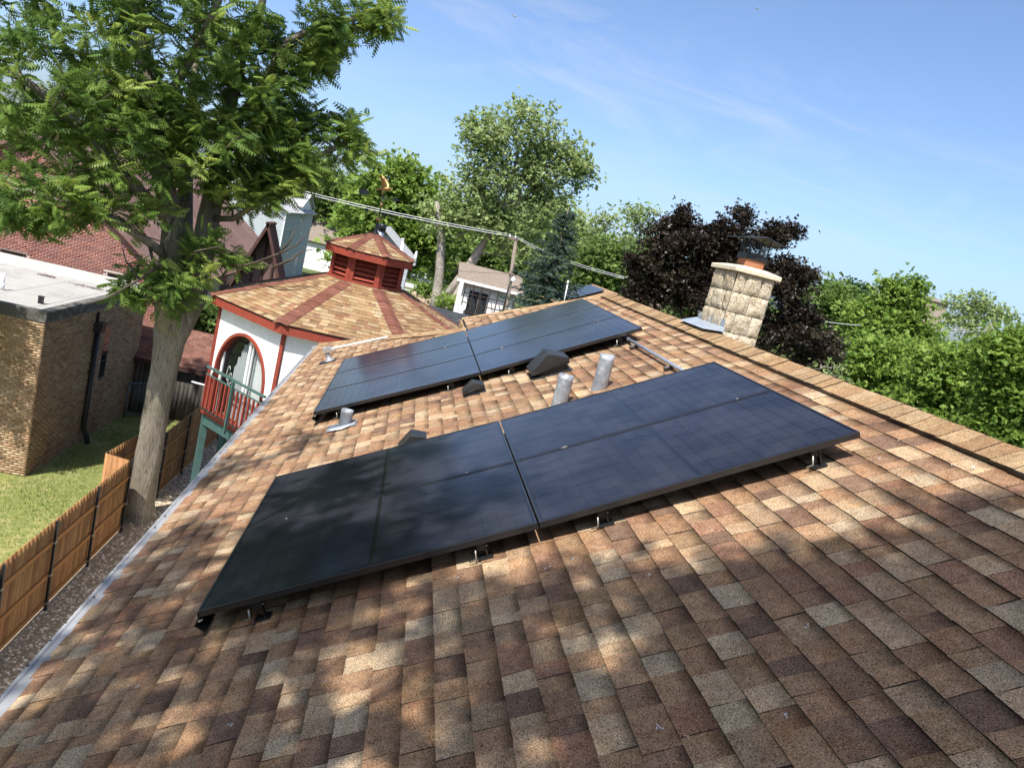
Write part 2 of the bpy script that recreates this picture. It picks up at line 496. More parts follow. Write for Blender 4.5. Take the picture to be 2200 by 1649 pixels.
def cap_run(P0, P1, d1, d2, half, expo, lift, pal, seed, thick=0.008, crown=0.55):
    """overlapping saddle shingles from P0 towards P1; d1,d2: unit directions down the two slopes"""
    r = np.random.default_rng(seed); P0 = np.asarray(P0, float); P1 = np.asarray(P1, float)
    L = np.linalg.norm(P1 - P0); d = (P1 - P0) / L; up = -(np.asarray(d1) + np.asarray(d2)); up /= np.linalg.norm(up)
    out = []; n = int(L / expo)
    prof = [(1, 1.0), (1, 0.30), (0, 0.12), (2, 0.12), (2, 0.30), (2, 1.0)]
    sec = [np.asarray(d1) * half, np.asarray(d1) * half * 0.28 + up * 0.010, np.asarray(d1) * half * 0.07 + up * 0.014, np.asarray(d2) * half * 0.07 + up * 0.014, np.asarray(d2) * half * 0.28 + up * 0.010, np.asarray(d2) * half]
    k = len(sec)
    for i in range(n):
        a = P0 + d * (i * expo) + r.normal(0, 0.003, 3); b = P0 + d * (i * expo + expo * 1.25)
        c = pal[r.integers(len(pal))] * r.uniform(0.9, 1.1)
        yaw = r.normal(0, 0.006)
        top = [a + s_ + up * (lift + thick) + d * yaw * (j - 2.5) for j, s_ in enumerate(sec)] + [b + s_ * 0.99 + up * lift for s_ in sec]
        edge = top[:k] + [p - up * (thick + 0.004) for p in top[:k]]
        V = np.array(top + edge)
        Fq = [(j, j + 1, k + j + 1, k + j) for j in range(k - 1)] + [(2 * k + j + 1, 2 * k + j, 3 * k + j, 3 * k + j + 1) for j in range(k - 1)]
        C = np.array([c] * (2 * k) + [np.array((0.03, 0.025, 0.022))] * (2 * k))
        out.append((V, np.array(Fq), np.c_[C, np.ones(4 * k)]))
    return out


CAPPAL = np.array([(0.335, 0.235, 0.135), (0.31, 0.21, 0.118), (0.35, 0.255, 0.152), (0.30, 0.195, 0.108)])
RP = W(RIDGE_U, 0, ROOF_N)
d1 = np.array([-cB, 0, -sB]); d2 = np.array([cB, 0, -sB])
caps = cap_run((RP[0], -6.0, RP[2]), (RP[0], 7.95, RP[2]), d1, d2, 0.165, 0.135, 0.034, CAPPAL, 5, thick=.005)
emit_w(caps, 'ridge_shingle', m_shingle, house, 300, 'ridge_shingles')
hcap = cap_run(B1 + np.array([0, 0, .01]), B2, np.array([0, .89, -.46]), d1, 0.13, 0.135, 0.008, CAPPAL, 6) + cap_run(A1, A2 + np.array([0, 0, 0]), np.array([0, .89, -.46]), d1, 0.13, 0.135, 0.006, CAPPAL, 8)
emit_w(hcap, 'hip_shingle', m_shingle, house, 300, 'hip_shingles')
# ridge vent under the caps
rv = MB()
jag = random.Random(3)
y = -6.0
while y < 7.8:
    e = min(y + jag.uniform(0.18, 0.4), 7.85); o_ = jag.uniform(-0.006, 0.006)
    for sd in (d1, d2):
        p0 = RP + sd * (0.150 + o_); up = np.array([-sd[0] * 0 + (-sB if sd[0] < 0 else sB), 0, cB])
        q = [p0 + up * 0.002, p0 + up * 0.027, RP + sd * 0.02 + up * 0.027, RP + sd * 0.02 + up * 0.002]
        rv.add([(a[0], y, a[2]) for a in q] + [(a[0], e, a[2]) for a in q], [(0, 1, 2, 3), (7, 6, 5, 4), (0, 4, 5, 1), (1, 5, 6, 2), (2, 6, 7, 3), (3, 7, 4, 0)])
    y = e
part(rv, 'ridge_vent', m_black, house)
# drip edge along the eave: flat apron, standing lip, rounded bead
de = MB()
jag = random.Random(9)
y = -6.0
seg = 0
while y < 10.85:
    e = min(y + 3.05, 10.86); h = 0.0015 * (seg % 2)
    n_ = int((e - y) / 0.15)
    us = [-0.925, -0.965, -1.000, -1.006, -1.014]; ns = [0.004, 0.006, 0.004, 0.016, 0.016]
    vs = []
    for i in range(n_ + 1):
        yy = y + (e - y) * i / n_
        for j, (u_, nn) in enumerate(zip(us, ns)):
            wob = jag.uniform(-0.003, 0.003) if j in (0, 1) else 0
            vs.append(W(u_ + (wob if j == 0 else 0), yy, ROOF_N + nn + h + (wob * 0.6 if j == 1 else 0)))
    fs = [(i * 5 + j, (i + 1) * 5 + j, (i + 1) * 5 + j + 1, i * 5 + j + 1) for i in range(n_) for j in range(4)]
    de.add(vs, fs)
    y = e; seg += 1
part(de, 'drip_edge', m_drip, house)
gt = MB()
gt.tube([W(-1.024, -6, ROOF_N + 0.006), W(-1.024, 10.87, ROOF_N + 0.006)], 0.012, 10)
gt.add([W(-1.02, -6, ROOF_N - .004), W(-1.02, 10.87, ROOF_N - .004), W(-1.0, 10.87, ROOF_N) - (0, 0, .13), W(-1.0, -6, ROOF_N) - (0, 0, .13)], [(0, 1, 2, 3)])
part(gt, 'gutter', MAT('gutter_paint', (.27, .275, .28), .5, .35, var=((2.2, (.20, .20, .20), .45, .65), (25, (.13, .12, .11), .6, .72))), house)
nl = MB()
jag = random.Random(21)
for i in range(52):
    v_ = -1.2 + i * 0.235 + jag.uniform(-.04, .04)
    c = W(-1.024 if jag.random() < .7 else -.985, v_, ROOF_N + 0.018)
    nl.lathe([(0.0001, .004), (0.008, .002), (0.009, -.003)], c, 6)
part(nl, 'gutter_screw', m_black, house)
wl = MB(); wl.box((-0.45, -5.6, G), (7.9, 8.4, -0.74)); part(wl, 'wall', m_stucco, house)
sf = MB(); sf.box((-0.79, -6, -0.80), (-0.44, 10.6, -0.745)); part(sf, 'soffit', m_white, house)

# ---- chimney: mortar core, split-face blocks, slab, clay flue, metal hood, flashings
CX0, CX1, CY0, CY1, CZT = 3.84, 4.25, 3.69, 4.28, 2.45
m_mortar = MAT('mortar', (0.56, 0.50, 0.40), 0.95, 0.1, bump=(80, 0.003))
m_block = MAT('split_face_block', attr='Col', rough=0.95, spec=0.1, var=((14, (0.72, 0.68, 0.60), 0.5, 0.68, None, 'MULTIPLY'), (45, (0.55, 0.50, 0.42), 0.5, 0.62, None, 'MULTIPLY')), bump=(60, 0.012))
core = MB(); core.box((CX0 + .012, CY0 + .012, 0.9), (CX1 - .012, CY1 - .012, CZT))
chim = part(core, 'chimney', m_mortar, house)
chim['label'] = 'tan split-face block chimney with black metal hood'
BP = np.array([(0.54, 0.465, 0.35), (0.58, 0.505, 0.39), (0.51, 0.435, 0.325), (0.56, 0.485, 0.37)])


def rough_block(o, T, Nn, w, h, seed):
    r = np.random.default_rng(seed); nx = max(3, int(w / 0.026)); nz = max(3, int(h / 0.026)); T = np.asarray(T, float); Nn = np.asarray(Nn, float)
    g = r.normal(0, 1, (nz + 1, nx + 1)); g = (g + np.roll(g, 1, 0) + np.roll(g, 1, 1)) / 2.2
    V = []; 
    for j in range(nz + 1):
        for i in range(nx + 1):
            ed = min(i, nx - i, j, nz - j); d = 0.004 if ed == 0 else (0.013 + 0.0035 * min(ed, 2) + 0.0065 * g[j, i])
            V.append(o + T * (w * i / nx) + np.array([0, 0, h * j / nz]) + Nn * d)
    Fq = [(j * (nx + 1) + i, j * (nx + 1) + i + 1, (j + 1) * (nx + 1) + i + 1, (j + 1) * (nx + 1) + i) for j in range(nz) for i in range(nx)]
    c = BP[r.integers(4)] * r.uniform(0.92, 1.08)
    return np.array(V), np.array(Fq), np.tile(np.append(c, 1), (len(V), 1))


blocks = []
ch = 0.204; jt = 0.009
sd = 40
for row in range(7):
    z0 = CZT - (row + 1) * ch + jt * .5
    for (o0, T, Nn, wid) in (((CX0, CY0, 0), (1, 0, 0), (0, -1, 0), CX1 - CX0), ((CX0, CY1, 0), (0, -1, 0), (-1, 0, 0), CY1 - CY0),
                             ((CX1, CY0, 0), (0, 1, 0), (1, 0, 0), CY1 - CY0), ((CX1, CY1, 0), (-1, 0, 0), (0, 1, 0), CX1 - CX0)):
        cuts = [0, wid * (0.27 if row % 2 == 0 else 0.0), wid * (0.70 if row % 2 == 0 else 0.52), wid] if Nn[1] else ([0, wid * .52, wid] if row % 2 == 0 else [0, wid * .24, wid * .76, wid])
        cuts = sorted(set(cuts))
        for a, b in zip(cuts[:-1], cuts[1:]):
            if b - a < .03: continue
            o = np.array([o0[0], o0[1], z0]) + np.asarray(T, float) * (a + jt * .5)
            sd += 1
            blocks.append(rough_block(o, T, Nn, b - a - jt, ch - jt, sd))
for v, f, c in blocks:
    mn = v.mean(0)
    o = link('block', mesh_np('block', v - mn, f, m_block, col=c), chim, Matrix.Translation(mn))
slab = MB()
x0, x1, y0, y1 = CX0 - .045, CX1 + .045, CY0 - .045, CY1 + .045
slab.add([(x0, y0, CZT), (x1, y0, CZT), (x1, y1, CZT), (x0, y1, CZT), (x0, y0, CZT + .045), (x1, y0, CZT + .045), (x1, y1, CZT + .045), (x0, y1, CZT + .045),
          (x0 + .12, y0 + .12, CZT + .075), (x1 - .12, y0 + .12, CZT + .075), (x1 - .12, y1 - .12, CZT + .075), (x0 + .12, y1 - .12, CZT + .075)],
         [(3, 2, 1, 0), (0, 1, 5, 4), (1, 2, 6, 5), (2, 3, 7, 6), (3, 0, 4, 7), (4, 5, 9, 8), (5, 6, 10, 9), (6, 7, 11, 10), (7, 4, 8, 11), (8, 9, 10, 11)])
m_slab = MAT('chimney_slab', (0.58, 0.50, 0.37), 0.9, 0.15, var=((9, (0.42, 0.30, 0.15), 0.58, 0.75), (30, (0.66, 0.60, 0.48), 0.5, 0.7)), bump=(60, 0.004))
slab.build('cap_slab', m_slab, chim, bevel=0.006)
fcx, fcy = (CX0 + CX1) / 2 + 0.03, (CY0 + CY1) / 2
clay = MB(); a = 0.105; clay.box((fcx - a, fcy - a, CZT + .05), (fcx + a, fcy + a, CZT + .19))
clay.build('clay_flue', MAT('terracotta', (0.36, 0.16, 0.085), 0.85, 0.2, var=((12, (0.33, 0.12, 0.06), 0.45, 0.7), (4, (0.20, 0.10, 0.07), 0.6, 0.75))), chim, bevel=0.008)
hd = MB(); a = 0.118
hd.box((fcx - a, fcy - a, CZT + .155), (fcx + a, fcy + a, CZT + .215))
for sx in (-1, 1):
    for sy in (-1, 1):
        hd.box((fcx + sx * .105 - .006, fcy + sy * .105 - .006, CZT + .21), (fcx + sx * .105 + .006, fcy + sy * .105 + .006, CZT + .37))
hd.build('hood_band', m_black, chim)
mesh_ = MB()
for k in range(9):
    t = -0.105 + 0.21 * k / 8
    for sgn in (-1, 1):
        mesh_.box((fcx + t - .0012, fcy + sgn * .104 - .0012, CZT + .21), (fcx + t + .0012, fcy + sgn * .104 + .0012, CZT + .365))
        mesh_.box((fcx + sgn * .104 - .0012, fcy + t - .0012, CZT + .21), (fcx + sgn * .104 + .0012, fcy + t + .0012, CZT + .365))
mesh_.build('hood_mesh', m_black, chim)
top = MB(); a = 0.245; b = 0.225; zt = CZT + .355
hx = [(-a, zt - .012), (-a, zt), (-a * .5, zt + .022), (0, zt + .052), (a * .5, zt + .022), (a, zt), (a, zt - .012)]
vs = []
for yy in (-b, -b * .93, 0, b * .93, b):
    for i, (xx, zz) in enumerate(hx): vs.append((fcx + xx, fcy + yy, zz - (0.012 if abs(yy) == b else 0)))
fs = [(j * 7 + i, j * 7 + i + 1, (j + 1) * 7 + i + 1, (j + 1) * 7 + i) for j in range(4) for i in range(6)]
top.add(vs, fs)
oo = top.build('hood_top', m_black, chim); md = oo.modifiers.new('s', 'SOLIDIFY'); md.thickness = 0.006
fl = MB()
zr = RP[2]
fl.add([(3.735, 3.35, zr + .078), (3.735, 4.42, zr + .078), (3.66, 4.42, zr + .045), (3.66, 3.70, zr + .045), (3.845, 4.42, zr + .12), (3.845, 3.62, zr + .12)], [(0, 1, 2, 3), (0, 5, 4, 1)])
fl.add([(3.825, 3.60, zr + .02), (3.825, 4.34, zr + .02), (3.825, 4.34, zr + .19), (3.825, 3.60, zr + .19)], [(0, 1, 2, 3)])
fl.build('flashing', MAT('lead_flashing', (0.30, 0.34, 0.38), 0.5, 0.4, 0.35, var=((10, (0.40, 0.44, 0.48), 0.45, 0.7),), bump=(12, .008)), chim)

# ------------------------------------------------------------------ solar panels
PW, PL, GAP = 1.04, 1.789, 0.02
m_cell = MAT('solar_cell', (0.010, 0.0105, 0.016), 0.16, 0.3, var=((3.0, (0.022, 0.0225, 0.030), 0.40, 0.62), (160, (0.05, 0.05, 0.06), 0.58, 0.72), (55, (0.36, 0.34, 0.30), 0.735, 0.765)))
m_glass = MAT('solar_backsheet', (0.005, 0.005, 0.006), 0.14, 0.5, var=((3.0, (0.010, 0.010, 0.012), 0.40, 0.62), (160, (0.03, 0.03, 0.03), 0.6, 0.74)))
m_clamp = MAT('clamp_metal', (0.30, 0.28, 0.24), 0.4, 0.5, 0.8)


def bar_frame(mb, x0, x1, y0, y1, z0, z1, w):
    mb.box((x0, y0, z0), (x1, y0 + w, z1)); mb.box((x0, y1 - w, z0), (x1, y1, z1))
    mb.box((x0, y0 + w, z0), (x0 + w, y1 - w, z1)); mb.box((x1 - w, y0 + w, z0), (x1, y1 - w, z1))


def frame_mesh():
    mb = MB(); bar_frame(mb, 0, PL, 0, PW, -0.035, 0.0, 0.011); bar_frame(mb, 0.012, PL - .012, .012, PW - .012, -0.035, -0.033, 0.02); return mb


MX, MY = 0.022, 0.022
cw = (PW - 2 * MY) / 6
half_len = (PL - 2 * MX - 0.022) / 2
cl = half_len / 10
cell_mb = MB(); g_ = 0.0013
cell_mb.add([(g_, g_ + .0004, 0), (cl - g_, g_ + .0004, 0), (cl - g_, cw - g_ - .0004, 0), (g_, cw - g_ - .0004, 0), (g_, g_ + .0004, -.0012), (cl - g_, g_ + .0004, -.0012), (cl - g_, cw - g_ - .0004, -.0012), (g_, cw - g_ - .0004, -.0012)],
            [(0, 1, 2, 3), (0, 4, 5, 1), (1, 5, 6, 2), (2, 6, 7, 3), (3, 7, 4, 0)])
P0 = {}


def build_panel(M4, label, group):
    e = empty('solar_panel', mat4=M4, label=label, cat='solar panel', group=group)
    if not P0:
        f = frame_mesh().build('frame', m_frame, e, local=True, bevel=0.0015); P0['frame'] = f
        gl = MB(); gl.box((.0105, .0105, -.008), (PL - .0105, PW - .0105, -.0042)); P0['glass'] = gl.build('glass', m_glass, e, local=True)
        me = D.meshes.new('cell'); me.from_pydata(cell_mb.v, [], cell_mb.f); me.materials.append(m_cell); P0['cell'] = me
    else:
        for k in ('frame', 'glass'):
            o = P0[k].copy(); COLL.objects.link(o); o.parent = e; o.matrix_parent_inverse = Matrix.Identity(4)
    for i in range(20):
        x = MX + i * cl + (0.022 if i >= 10 else 0)
        for j in range(6):
            link('cell', P0['cell'], e, Matrix.Translation((x, MY + j * cw, -0.0028)), local=True)
    return e


def panel_matrix(u, v, n, tilt):
    c, s_ = math.cos(PITCH + tilt), math.sin(PITCH + tilt)
    return mat4([[c, 0, -s_], [0, 1, 0], [s_, 0, c]], W(u, v, n))


near_lab = {(0, 0): 'shaded black solar panel at the lower front corner of the front array', (1, 0): 'black solar panel at the upper front corner of the front array, nearest the ridge',
            (0, 1): 'black solar panel at the lower back corner of the front array', (1, 1): 'black solar panel at the upper back corner of the front array, below the conduit'}
for i in range(2):
    for j in range(2):
        sag = -0.0205
        n = 0.0 if i == 0 else sag
        tl = math.asin((sag if i == 0 else -sag) / PL)
        build_panel(panel_matrix(i * (PL + GAP / 2) - 0.003, j * (PW + GAP / 2), n, tl), near_lab[(i, j)], 'front solar array of four panels')
rown = ['front', 'middle', 'back']
for i in range(2):
    for j in range(3):
        sag = -0.0297; n = -0.0088 + (0.0 if i == 0 else sag); tl = math.asin((sag if i == 0 else -sag) / PL)
        build_panel(panel_matrix(-0.0057 + i * (PL + GAP / 2), 4.1593 + j * (PW + GAP / 2), n, tl),
                    '%s-row %s solar panel of the six-panel back array' % (rown[j], 'eave-side' if i == 0 else 'ridge-side'), 'back solar array of six panels')
# ---- mounting rails with feet; each rail is one thing
m_rail = MAT('black_rail', (0.012, 0.012, 0.012), 0.4, 0.5)
RAILS = [0.27, 1.465, 2.13, 3.335]


def rail(u, v0, v1, n_top, label):
    e = empty('mounting_rail', mat4=mat4(ROOF_M, W(u, v0, ROOF_N)), label=label, cat='mounting rail', group='rails under the solar arrays')
    top_ = n_top - 0.037 - ROOF_N
    mb = MB(); L = v1 - v0
    mb.box((-.02, .03, top_ - .045), (.02, L - .03, top_ - .003)); mb.build('rail_bar', m_rail, e, local=True)
    k = 0
    v = 0.045
    while v < L:
        ft = MB()
        ft.box((.022, v - .02, .012), (.030, v + .02, top_ + .0)); ft.box((-.03, v - .035, .010), (.055, v + .035, .016))
        ft.build('foot', m_rail, e, local=True, bevel=0.001)
        bt = MB(); bt.tube([(.018, v, top_ - .03), (.040, v, top_ - .03)], .006, 8); bt.tube([(.026, v - .0, top_), (.026, v, top_ + .006)], .012, 6)
        bt.build('bolt', m_clamp, e, local=True)
        v += 1.0
    br = MB()
    br.tube([(-.075, -.004, top_ - .075), (-.035, -.004, top_ - .070), (-.028, -.004, top_ - .020)], .0055, 6)
    br.build('cable_bracket', m_clamp, e, local=True)


for k, u in enumerate(RAILS):
    rail(u, 0.0, 2.1, -0.02 if k in (1, 2) else -0.006, 'black mounting rail under the front solar array, %s up from the eave' % ['first', 'second', 'third', 'fourth'][k])
    rail(u - 0.02, 4.16, 7.30, -0.04 if k in (1, 2) else -0.018, 'black mounting rail under the back solar array, %s up from the eave' % ['first', 'second', 'third', 'fourth'][k])
# eave-side skirts: bent black sheet along the lower edge
for nm, v0, v1 in (('front', 0.0, 2.1), ('back', 4.16, 7.30)):
    e = empty('array_skirt', mat4=mat4(ROOF_M, W(0, v0, 0)), label='bent black skirt along the lower edge of the %s solar array' % nm, cat='skirt', group='skirts of the solar arrays')
    mb = MB(); L = v1 - v0
    q = [(-.010, -.012), (-.014, -.040), (-.045, -.075), (-.004, -.125), (0.002, -.122), (-.034, -.076), (-.008, -.042), (-.006, -.012)]
    mb.prism(q, 0.0, L); mb.build('sheet', m_frame, e, local=True)
    b = MB(); b.tube([(-.016, -.004, -.056), (.01, -.004, -.048)], .004, 6); b.lathe([(0.0001, .007), (.007, .004), (.008, -.004), (.0001, -.007)], (-.006, -.008, -.052), 8)
    b.build('end_bolt', m_clamp, e, local=True)
# mid clamps between the rows
for nm, v0, rows, n0, ug in (('front', 0.0, 2, 0.0, -0.0205), ('back', 4.1593, 3, -0.0088, -0.0297)):
    for j in range(1, rows):
        for k, u in enumerate(RAILS):
            nn = n0 + (ug * 0.8 if k in (1, 2) else ug * 0.15)
            e = empty('mid_clamp', mat4=mat4(ROOF_M, W(u, v0 + j * (PW + GAP / 2) - GAP / 4, nn)), label='small clamp in the %sseam of the %s array, %s from the eave' % ('' if rows == 2 else ['front ', 'rear '][j - 1], nm, ['first', 'second', 'third', 'fourth'][k]), cat='clamp', group='clamps between panels')
            cbx = MB(); cbx.box((-.02, -.011, -.004), (.02, .011, .003)); cbx.build('clamp_plate', m_frame if (k + j) % 3 else m_clamp, e, local=True, bevel=.001)
            cbx = MB(); cbx.lathe([(.006, .003), (.006, .008), (.0001, .008)], (0, 0, 0), 6); cbx.build('clamp_bolt', m_clamp, e, local=True)
# ------------------------------------------------------------------ things standing on the roof
def roof_empty(name, u, v, label, cat, group=None, n=ROOF_N + 0.004, rz=0.0):
    Rz = np.array([[math.cos(rz), -math.sin(rz), 0], [math.sin(rz), math.cos(rz), 0], [0, 0, 1]])
    return empty(name, mat4=mat4(ROOF_M @ Rz, W(u, v, n)), label=label, cat=cat, group=group)


def roof_vent(u, v, s, label):
    e = roof_empty('roof_vent', u, v, label, 'roof vent', 'black roof vents')
    mb = MB(); mb.box((-.21 * s, -.18 * s, .004), (.21 * s, .18 * s, .012)); mb.build('flange', m_rubber, e, local=True, bevel=.003)
    mb = MB(); mb.box((-.12 * s, -.135 * s, .01), (.175 * s, .135 * s, .085 * s)); mb.build('throat', m_rubber, e, local=True, bevel=.003)
    hood = [(-.205 * s, .045 * s), (-.212 * s, .085 * s), (.01 * s, .225 * s), (.205 * s, .135 * s), (.195 * s, .075 * s), (-.14 * s, .045 * s)]
    mb = MB(); mb.prism(hood, -.165 * s, .165 * s); mb.build('hood', m_rubber, e, local=True, bevel=.006 * s)
    for sy in (-1, 1):
        mb = MB(); a, b = (-.13 * s, .058 * s), (.19 * s, .105 * s)
        y0, y1 = sorted((sy * .165 * s, sy * .172 * s))
        mb.prism([a, (b[0], b[1]), (b[0], b[1] + .007), (a[0], a[1] + .007)], y0, y1); mb.build('rib', m_rubber, e, local=True)
    return e


roof_vent(2.47, 3.83, 1.0, 'larger black roof vent between the back array and the tall lead pipes')
roof_vent(1.67, 3.79, 0.56, 'small black roof vent tucked under the front edge of the back array')
roof_vent(1.06, 2.42, 0.60, 'small black roof vent behind the front array, only its hood showing')


def lead_pipe(u, v, r, h, seed, label, cover=0.0):
    rr = random.Random(seed)
    e = empty('vent_pipe', W(u, v, ROOF_N), label=label, cat='vent pipe', group='lead covered vent pipes')
    S = 20; rows = 9; mb = MB(); vs = []; 
    for j in range(rows + 1):
        z = -0.09 + (h + 0.09) * j / rows
        for k in range(S):
            a = 2 * math.pi * k / S
            dent = 1 + 0.035 * math.sin(3 * a + j * 1.1 + seed) * math.sin(j * .9 + seed) + rr.uniform(-.018, .018)
            fold = 0.0
            if j == rows: fold = rr.uniform(-.006, .006)
            vs.append((r * dent * math.cos(a), r * dent * math.sin(a), z + fold))
    fs = [(j * S + k, j * S + (k + 1) % S, (j + 1) * S + (k + 1) % S, (j + 1) * S + k) for j in range(rows) for k in range(S)]
    b = len(vs)
    for k in range(S):                        # rolled-in rim
        a = 2 * math.pi * k / S; q = r * (.78 + rr.uniform(-.05, .05)); vs.append((q * math.cos(a), q * math.sin(a), h - .004 + rr.uniform(-.004, .004)))
    for k in range(S):
        a = 2 * math.pi * k / S; q = r * (.5 + .18 * math.sin(2 * a + seed) + rr.uniform(-.06, .06)); vs.append((q * math.cos(a), q * math.sin(a), h - .035 + rr.uniform(-.008, .008)))
    fs += [(rows * S + k, rows * S + (k + 1) % S, b + (k + 1) % S, b + k) for k in range(S)]
    fs += [(b + k, b + (k + 1) % S, b + S + (k + 1) % S, b + S + k) for k in range(S)]
    mb.add(vs, fs, True); mb.build('boot', m_lead, e, local=True)
    inn = MB(); inn.lathe([(r * .6, h - .06), (0.0001, h - .06)], (0, 0, 0), 12); inn.build('opening', m_black, e, local=True)
    # base flange lying on the roof
    n = 14; fv = []; 
    Rm = np.array(ROOF_M)
    for j in range(n + 1):
        for i in range(n + 1):
            x = -.17 + .30 * i / n; y = -.15 + .26 * j / n
            ed = min(i, n - i, j, n - j)
            if ed == 0: x += rr.uniform(-.012, .012); y += rr.uniform(-.012, .012)
            z = .012 + rr.uniform(0, .004)
            fv.append(Rm @ np.array([x, y, z]))
    ff = [(j * (n + 1) + i, j * (n + 1) + i + 1, (j + 1) * (n + 1) + i + 1, (j + 1) * (n + 1) + i) for j in range(n) for i in range(n)]
    keep = []
    for f in ff:
        c = Rm.T @ np.mean([fv[i] for i in f], 0)
        if cover == 0 or (c[0] < cover): keep.append(f)
    fm = MB(); fm.add(fv, keep, True)
    if keep and cover > -1: fm.build('flange', m_lead, e, local=True)
    return e


lead_pipe(2.73, 2.73, .066, .32, 2, 'taller dented lead vent pipe, farther up the slope, between the two arrays', cover=-2)
lead_pipe(2.335, 2.57, .066, .27, 5, 'second dented lead vent pipe leaning over the back edge of the front array', cover=-2)
lead_pipe(0.315, 3.84, .06, .17, 8, 'short crumpled lead vent pipe in front of the lower corner of the back array', cover=.3)
# silver sealant smear at the short pipe
rr = random.Random(5)
e = empty('sealant_patch', W(.30, 3.76, ROOF_N), label='silver sealant smeared on the shingles around the short pipe', cat='sealant')
sp = MB(); n = 26; ring = []
for k in range(n):
    a = 2 * math.pi * k / n; q = rr.uniform(.7, 1.1); ring.append(ROOF_M @ np.array([-.01 + .155 * q * math.cos(a), -.02 + .10 * q * math.sin(a), .020 + rr.uniform(0, .003)]))
sp.add([ROOF_M @ np.array([0, 0, .024])] + ring, [(0, 1 + k, 1 + (k + 1) % n) for k in range(n)], True); sp.build('smear', MAT('silver_sealant', (0.62, 0.64, 0.66), 0.5, 0.4, 0.3, bump=(60, .006)), e, local=True)

# conduit between the arrays
e = empty('conduit', mat4=mat4(ROOF_M, W(3.42, 2.0, ROOF_N)), label='grey metal conduit running across the shingles from array to array', cat='conduit')
mb = MB(); mb.tube([(.0, -.1, .055), (.0, 2.75, .055)], .0165, 12); mb.build('pipe', m_galv, e, local=True)
mb = MB(); mb.tube([(0, 2.18, .055), (0, 2.25, .055)], .020, 12); mb.build('coupling', m_galv, e, local=True)
for y in (1.9, 0.75):
    mb = MB(); mb.box((-.07, y - .03, .012), (-.02, y + .03, .035)); mb.box((-.03, y - .012, .012), (.03, y + .012, .040)); mb.build('strap_block', m_rubber, e, local=True, bevel=.003)
    mb = MB(); mb.box((-.066, y - .034, .035), (-.03, y - .004, .044)); mb.build('strap', m_alu, e, local=True)
# junction box with its pipe
e = empty('junction_box', mat4=mat4(ROOF_M, W(-0.40, 8.42, ROOF_N)), label='small grey junction box on a flashing boot near the eave', cat='junction box')
mb = MB(); mb.box((-.16, -.13, .012), (.10, .10, .020)); mb.build('flashing', m_black, e, local=True)
mb = MB(); mb.lathe([(.085, .018), (.05, .04), (.032, .09), (.030, .16)], (0, 0, 0), 14); mb.build('boot', m_lead, e, local=True)
mb = MB(); mb.box((-.045, -.05, .15), (.085, .055, .235)); mb.build('box', m_alu, e, local=True, bevel=.005)
mb = MB(); mb.tube([(.085, 0, .19), (.16, .005, .19), (.98, .12, .14)], .015, 10); mb.build('pipe', m_white, e, local=True)

# cottonwood fluff caught on the shingles
rf = np.random.default_rng(61); fv, ff = [], []
spots = [on_roof(x, y) for x, y in ((880, 1345), (1300, 1455), (1395, 1240), (1530, 1145), (1235, 1205), (1180, 1225), (1420, 1570), (1590, 1410), (1740, 1350), (1930, 950), (1890, 990), (2010, 985), (2090, 1010), (1665, 1000), (1640, 1010), (1120, 1215), (985, 1245), (1690, 1545), (1480, 1590), (520, 1400), (700, 1470), (300, 1480), (820, 800), (1010, 905), (1180, 735))]
spots += [(rf.uniform(-.8, 3.9), rf.uniform(-2, 4)) for _ in range(30)]
for (u, v) in spots:
    if -.02 < u < 3.62 and -.02 < v < 2.12: continue
    s_ = rf.uniform(.003, .008)
    for k in range(5):
        c_ = W(u + rf.normal(0, s_), v + rf.normal(0, s_), ROOF_N + .014 + rf.uniform(0, .006)); a_, b_ = rf.normal(0, 1, 3), rf.normal(0, 1, 3); a_ *= s_ / np.linalg.norm(a_); b_ *= s_ * .5 / np.linalg.norm(b_)
        i = len(fv); fv += [c_ - a_, c_ + b_, c_ + a_, c_ - b_]; ff.append((i, i + 1, i + 2, i + 3))
o = link('seed_fluff', mesh_np('seed_fluff', fv, ff, MAT('seed_fluff', (.62, .62, .60), .9, .1, trans=.3))); tag(o, 'white seed fluff scattered over the shingles', 'fluff', kind='stuff')
# ------------------------------------------------------------------ octagonal tower with cupola
TX, TY, TR, TZ, TAP = -0.397, 15.451, 3.45, -0.554, 0.749
RW_ = 3.21                                # wall circumradius
tower = empty('tower', (TX, TY, G), label='white stucco octagonal tower with red trim and tan shingled roof', cat='tower')
VA = [rad(-157.5 + 45 * k) for k in range(8)]     # corner angles; face k between corner k and k+1
C225 = math.cos(rad(22.5))


def tv(R_, a, z): return np.array([TX + R_ * math.cos(a), TY + R_ * math.sin(a), z])


PAL_T = np.array([(0.32, 0.225, 0.128), (0.265, 0.17, 0.092), (0.35, 0.262, 0.155), (0.225, 0.142, 0.085), (0.29, 0.197, 0.108), (0.25, 0.142, 0.085), (0.37, 0.29, 0.18)])
PAL_TW = np.array([.24, .18, .14, .12, .18, .06, .08])


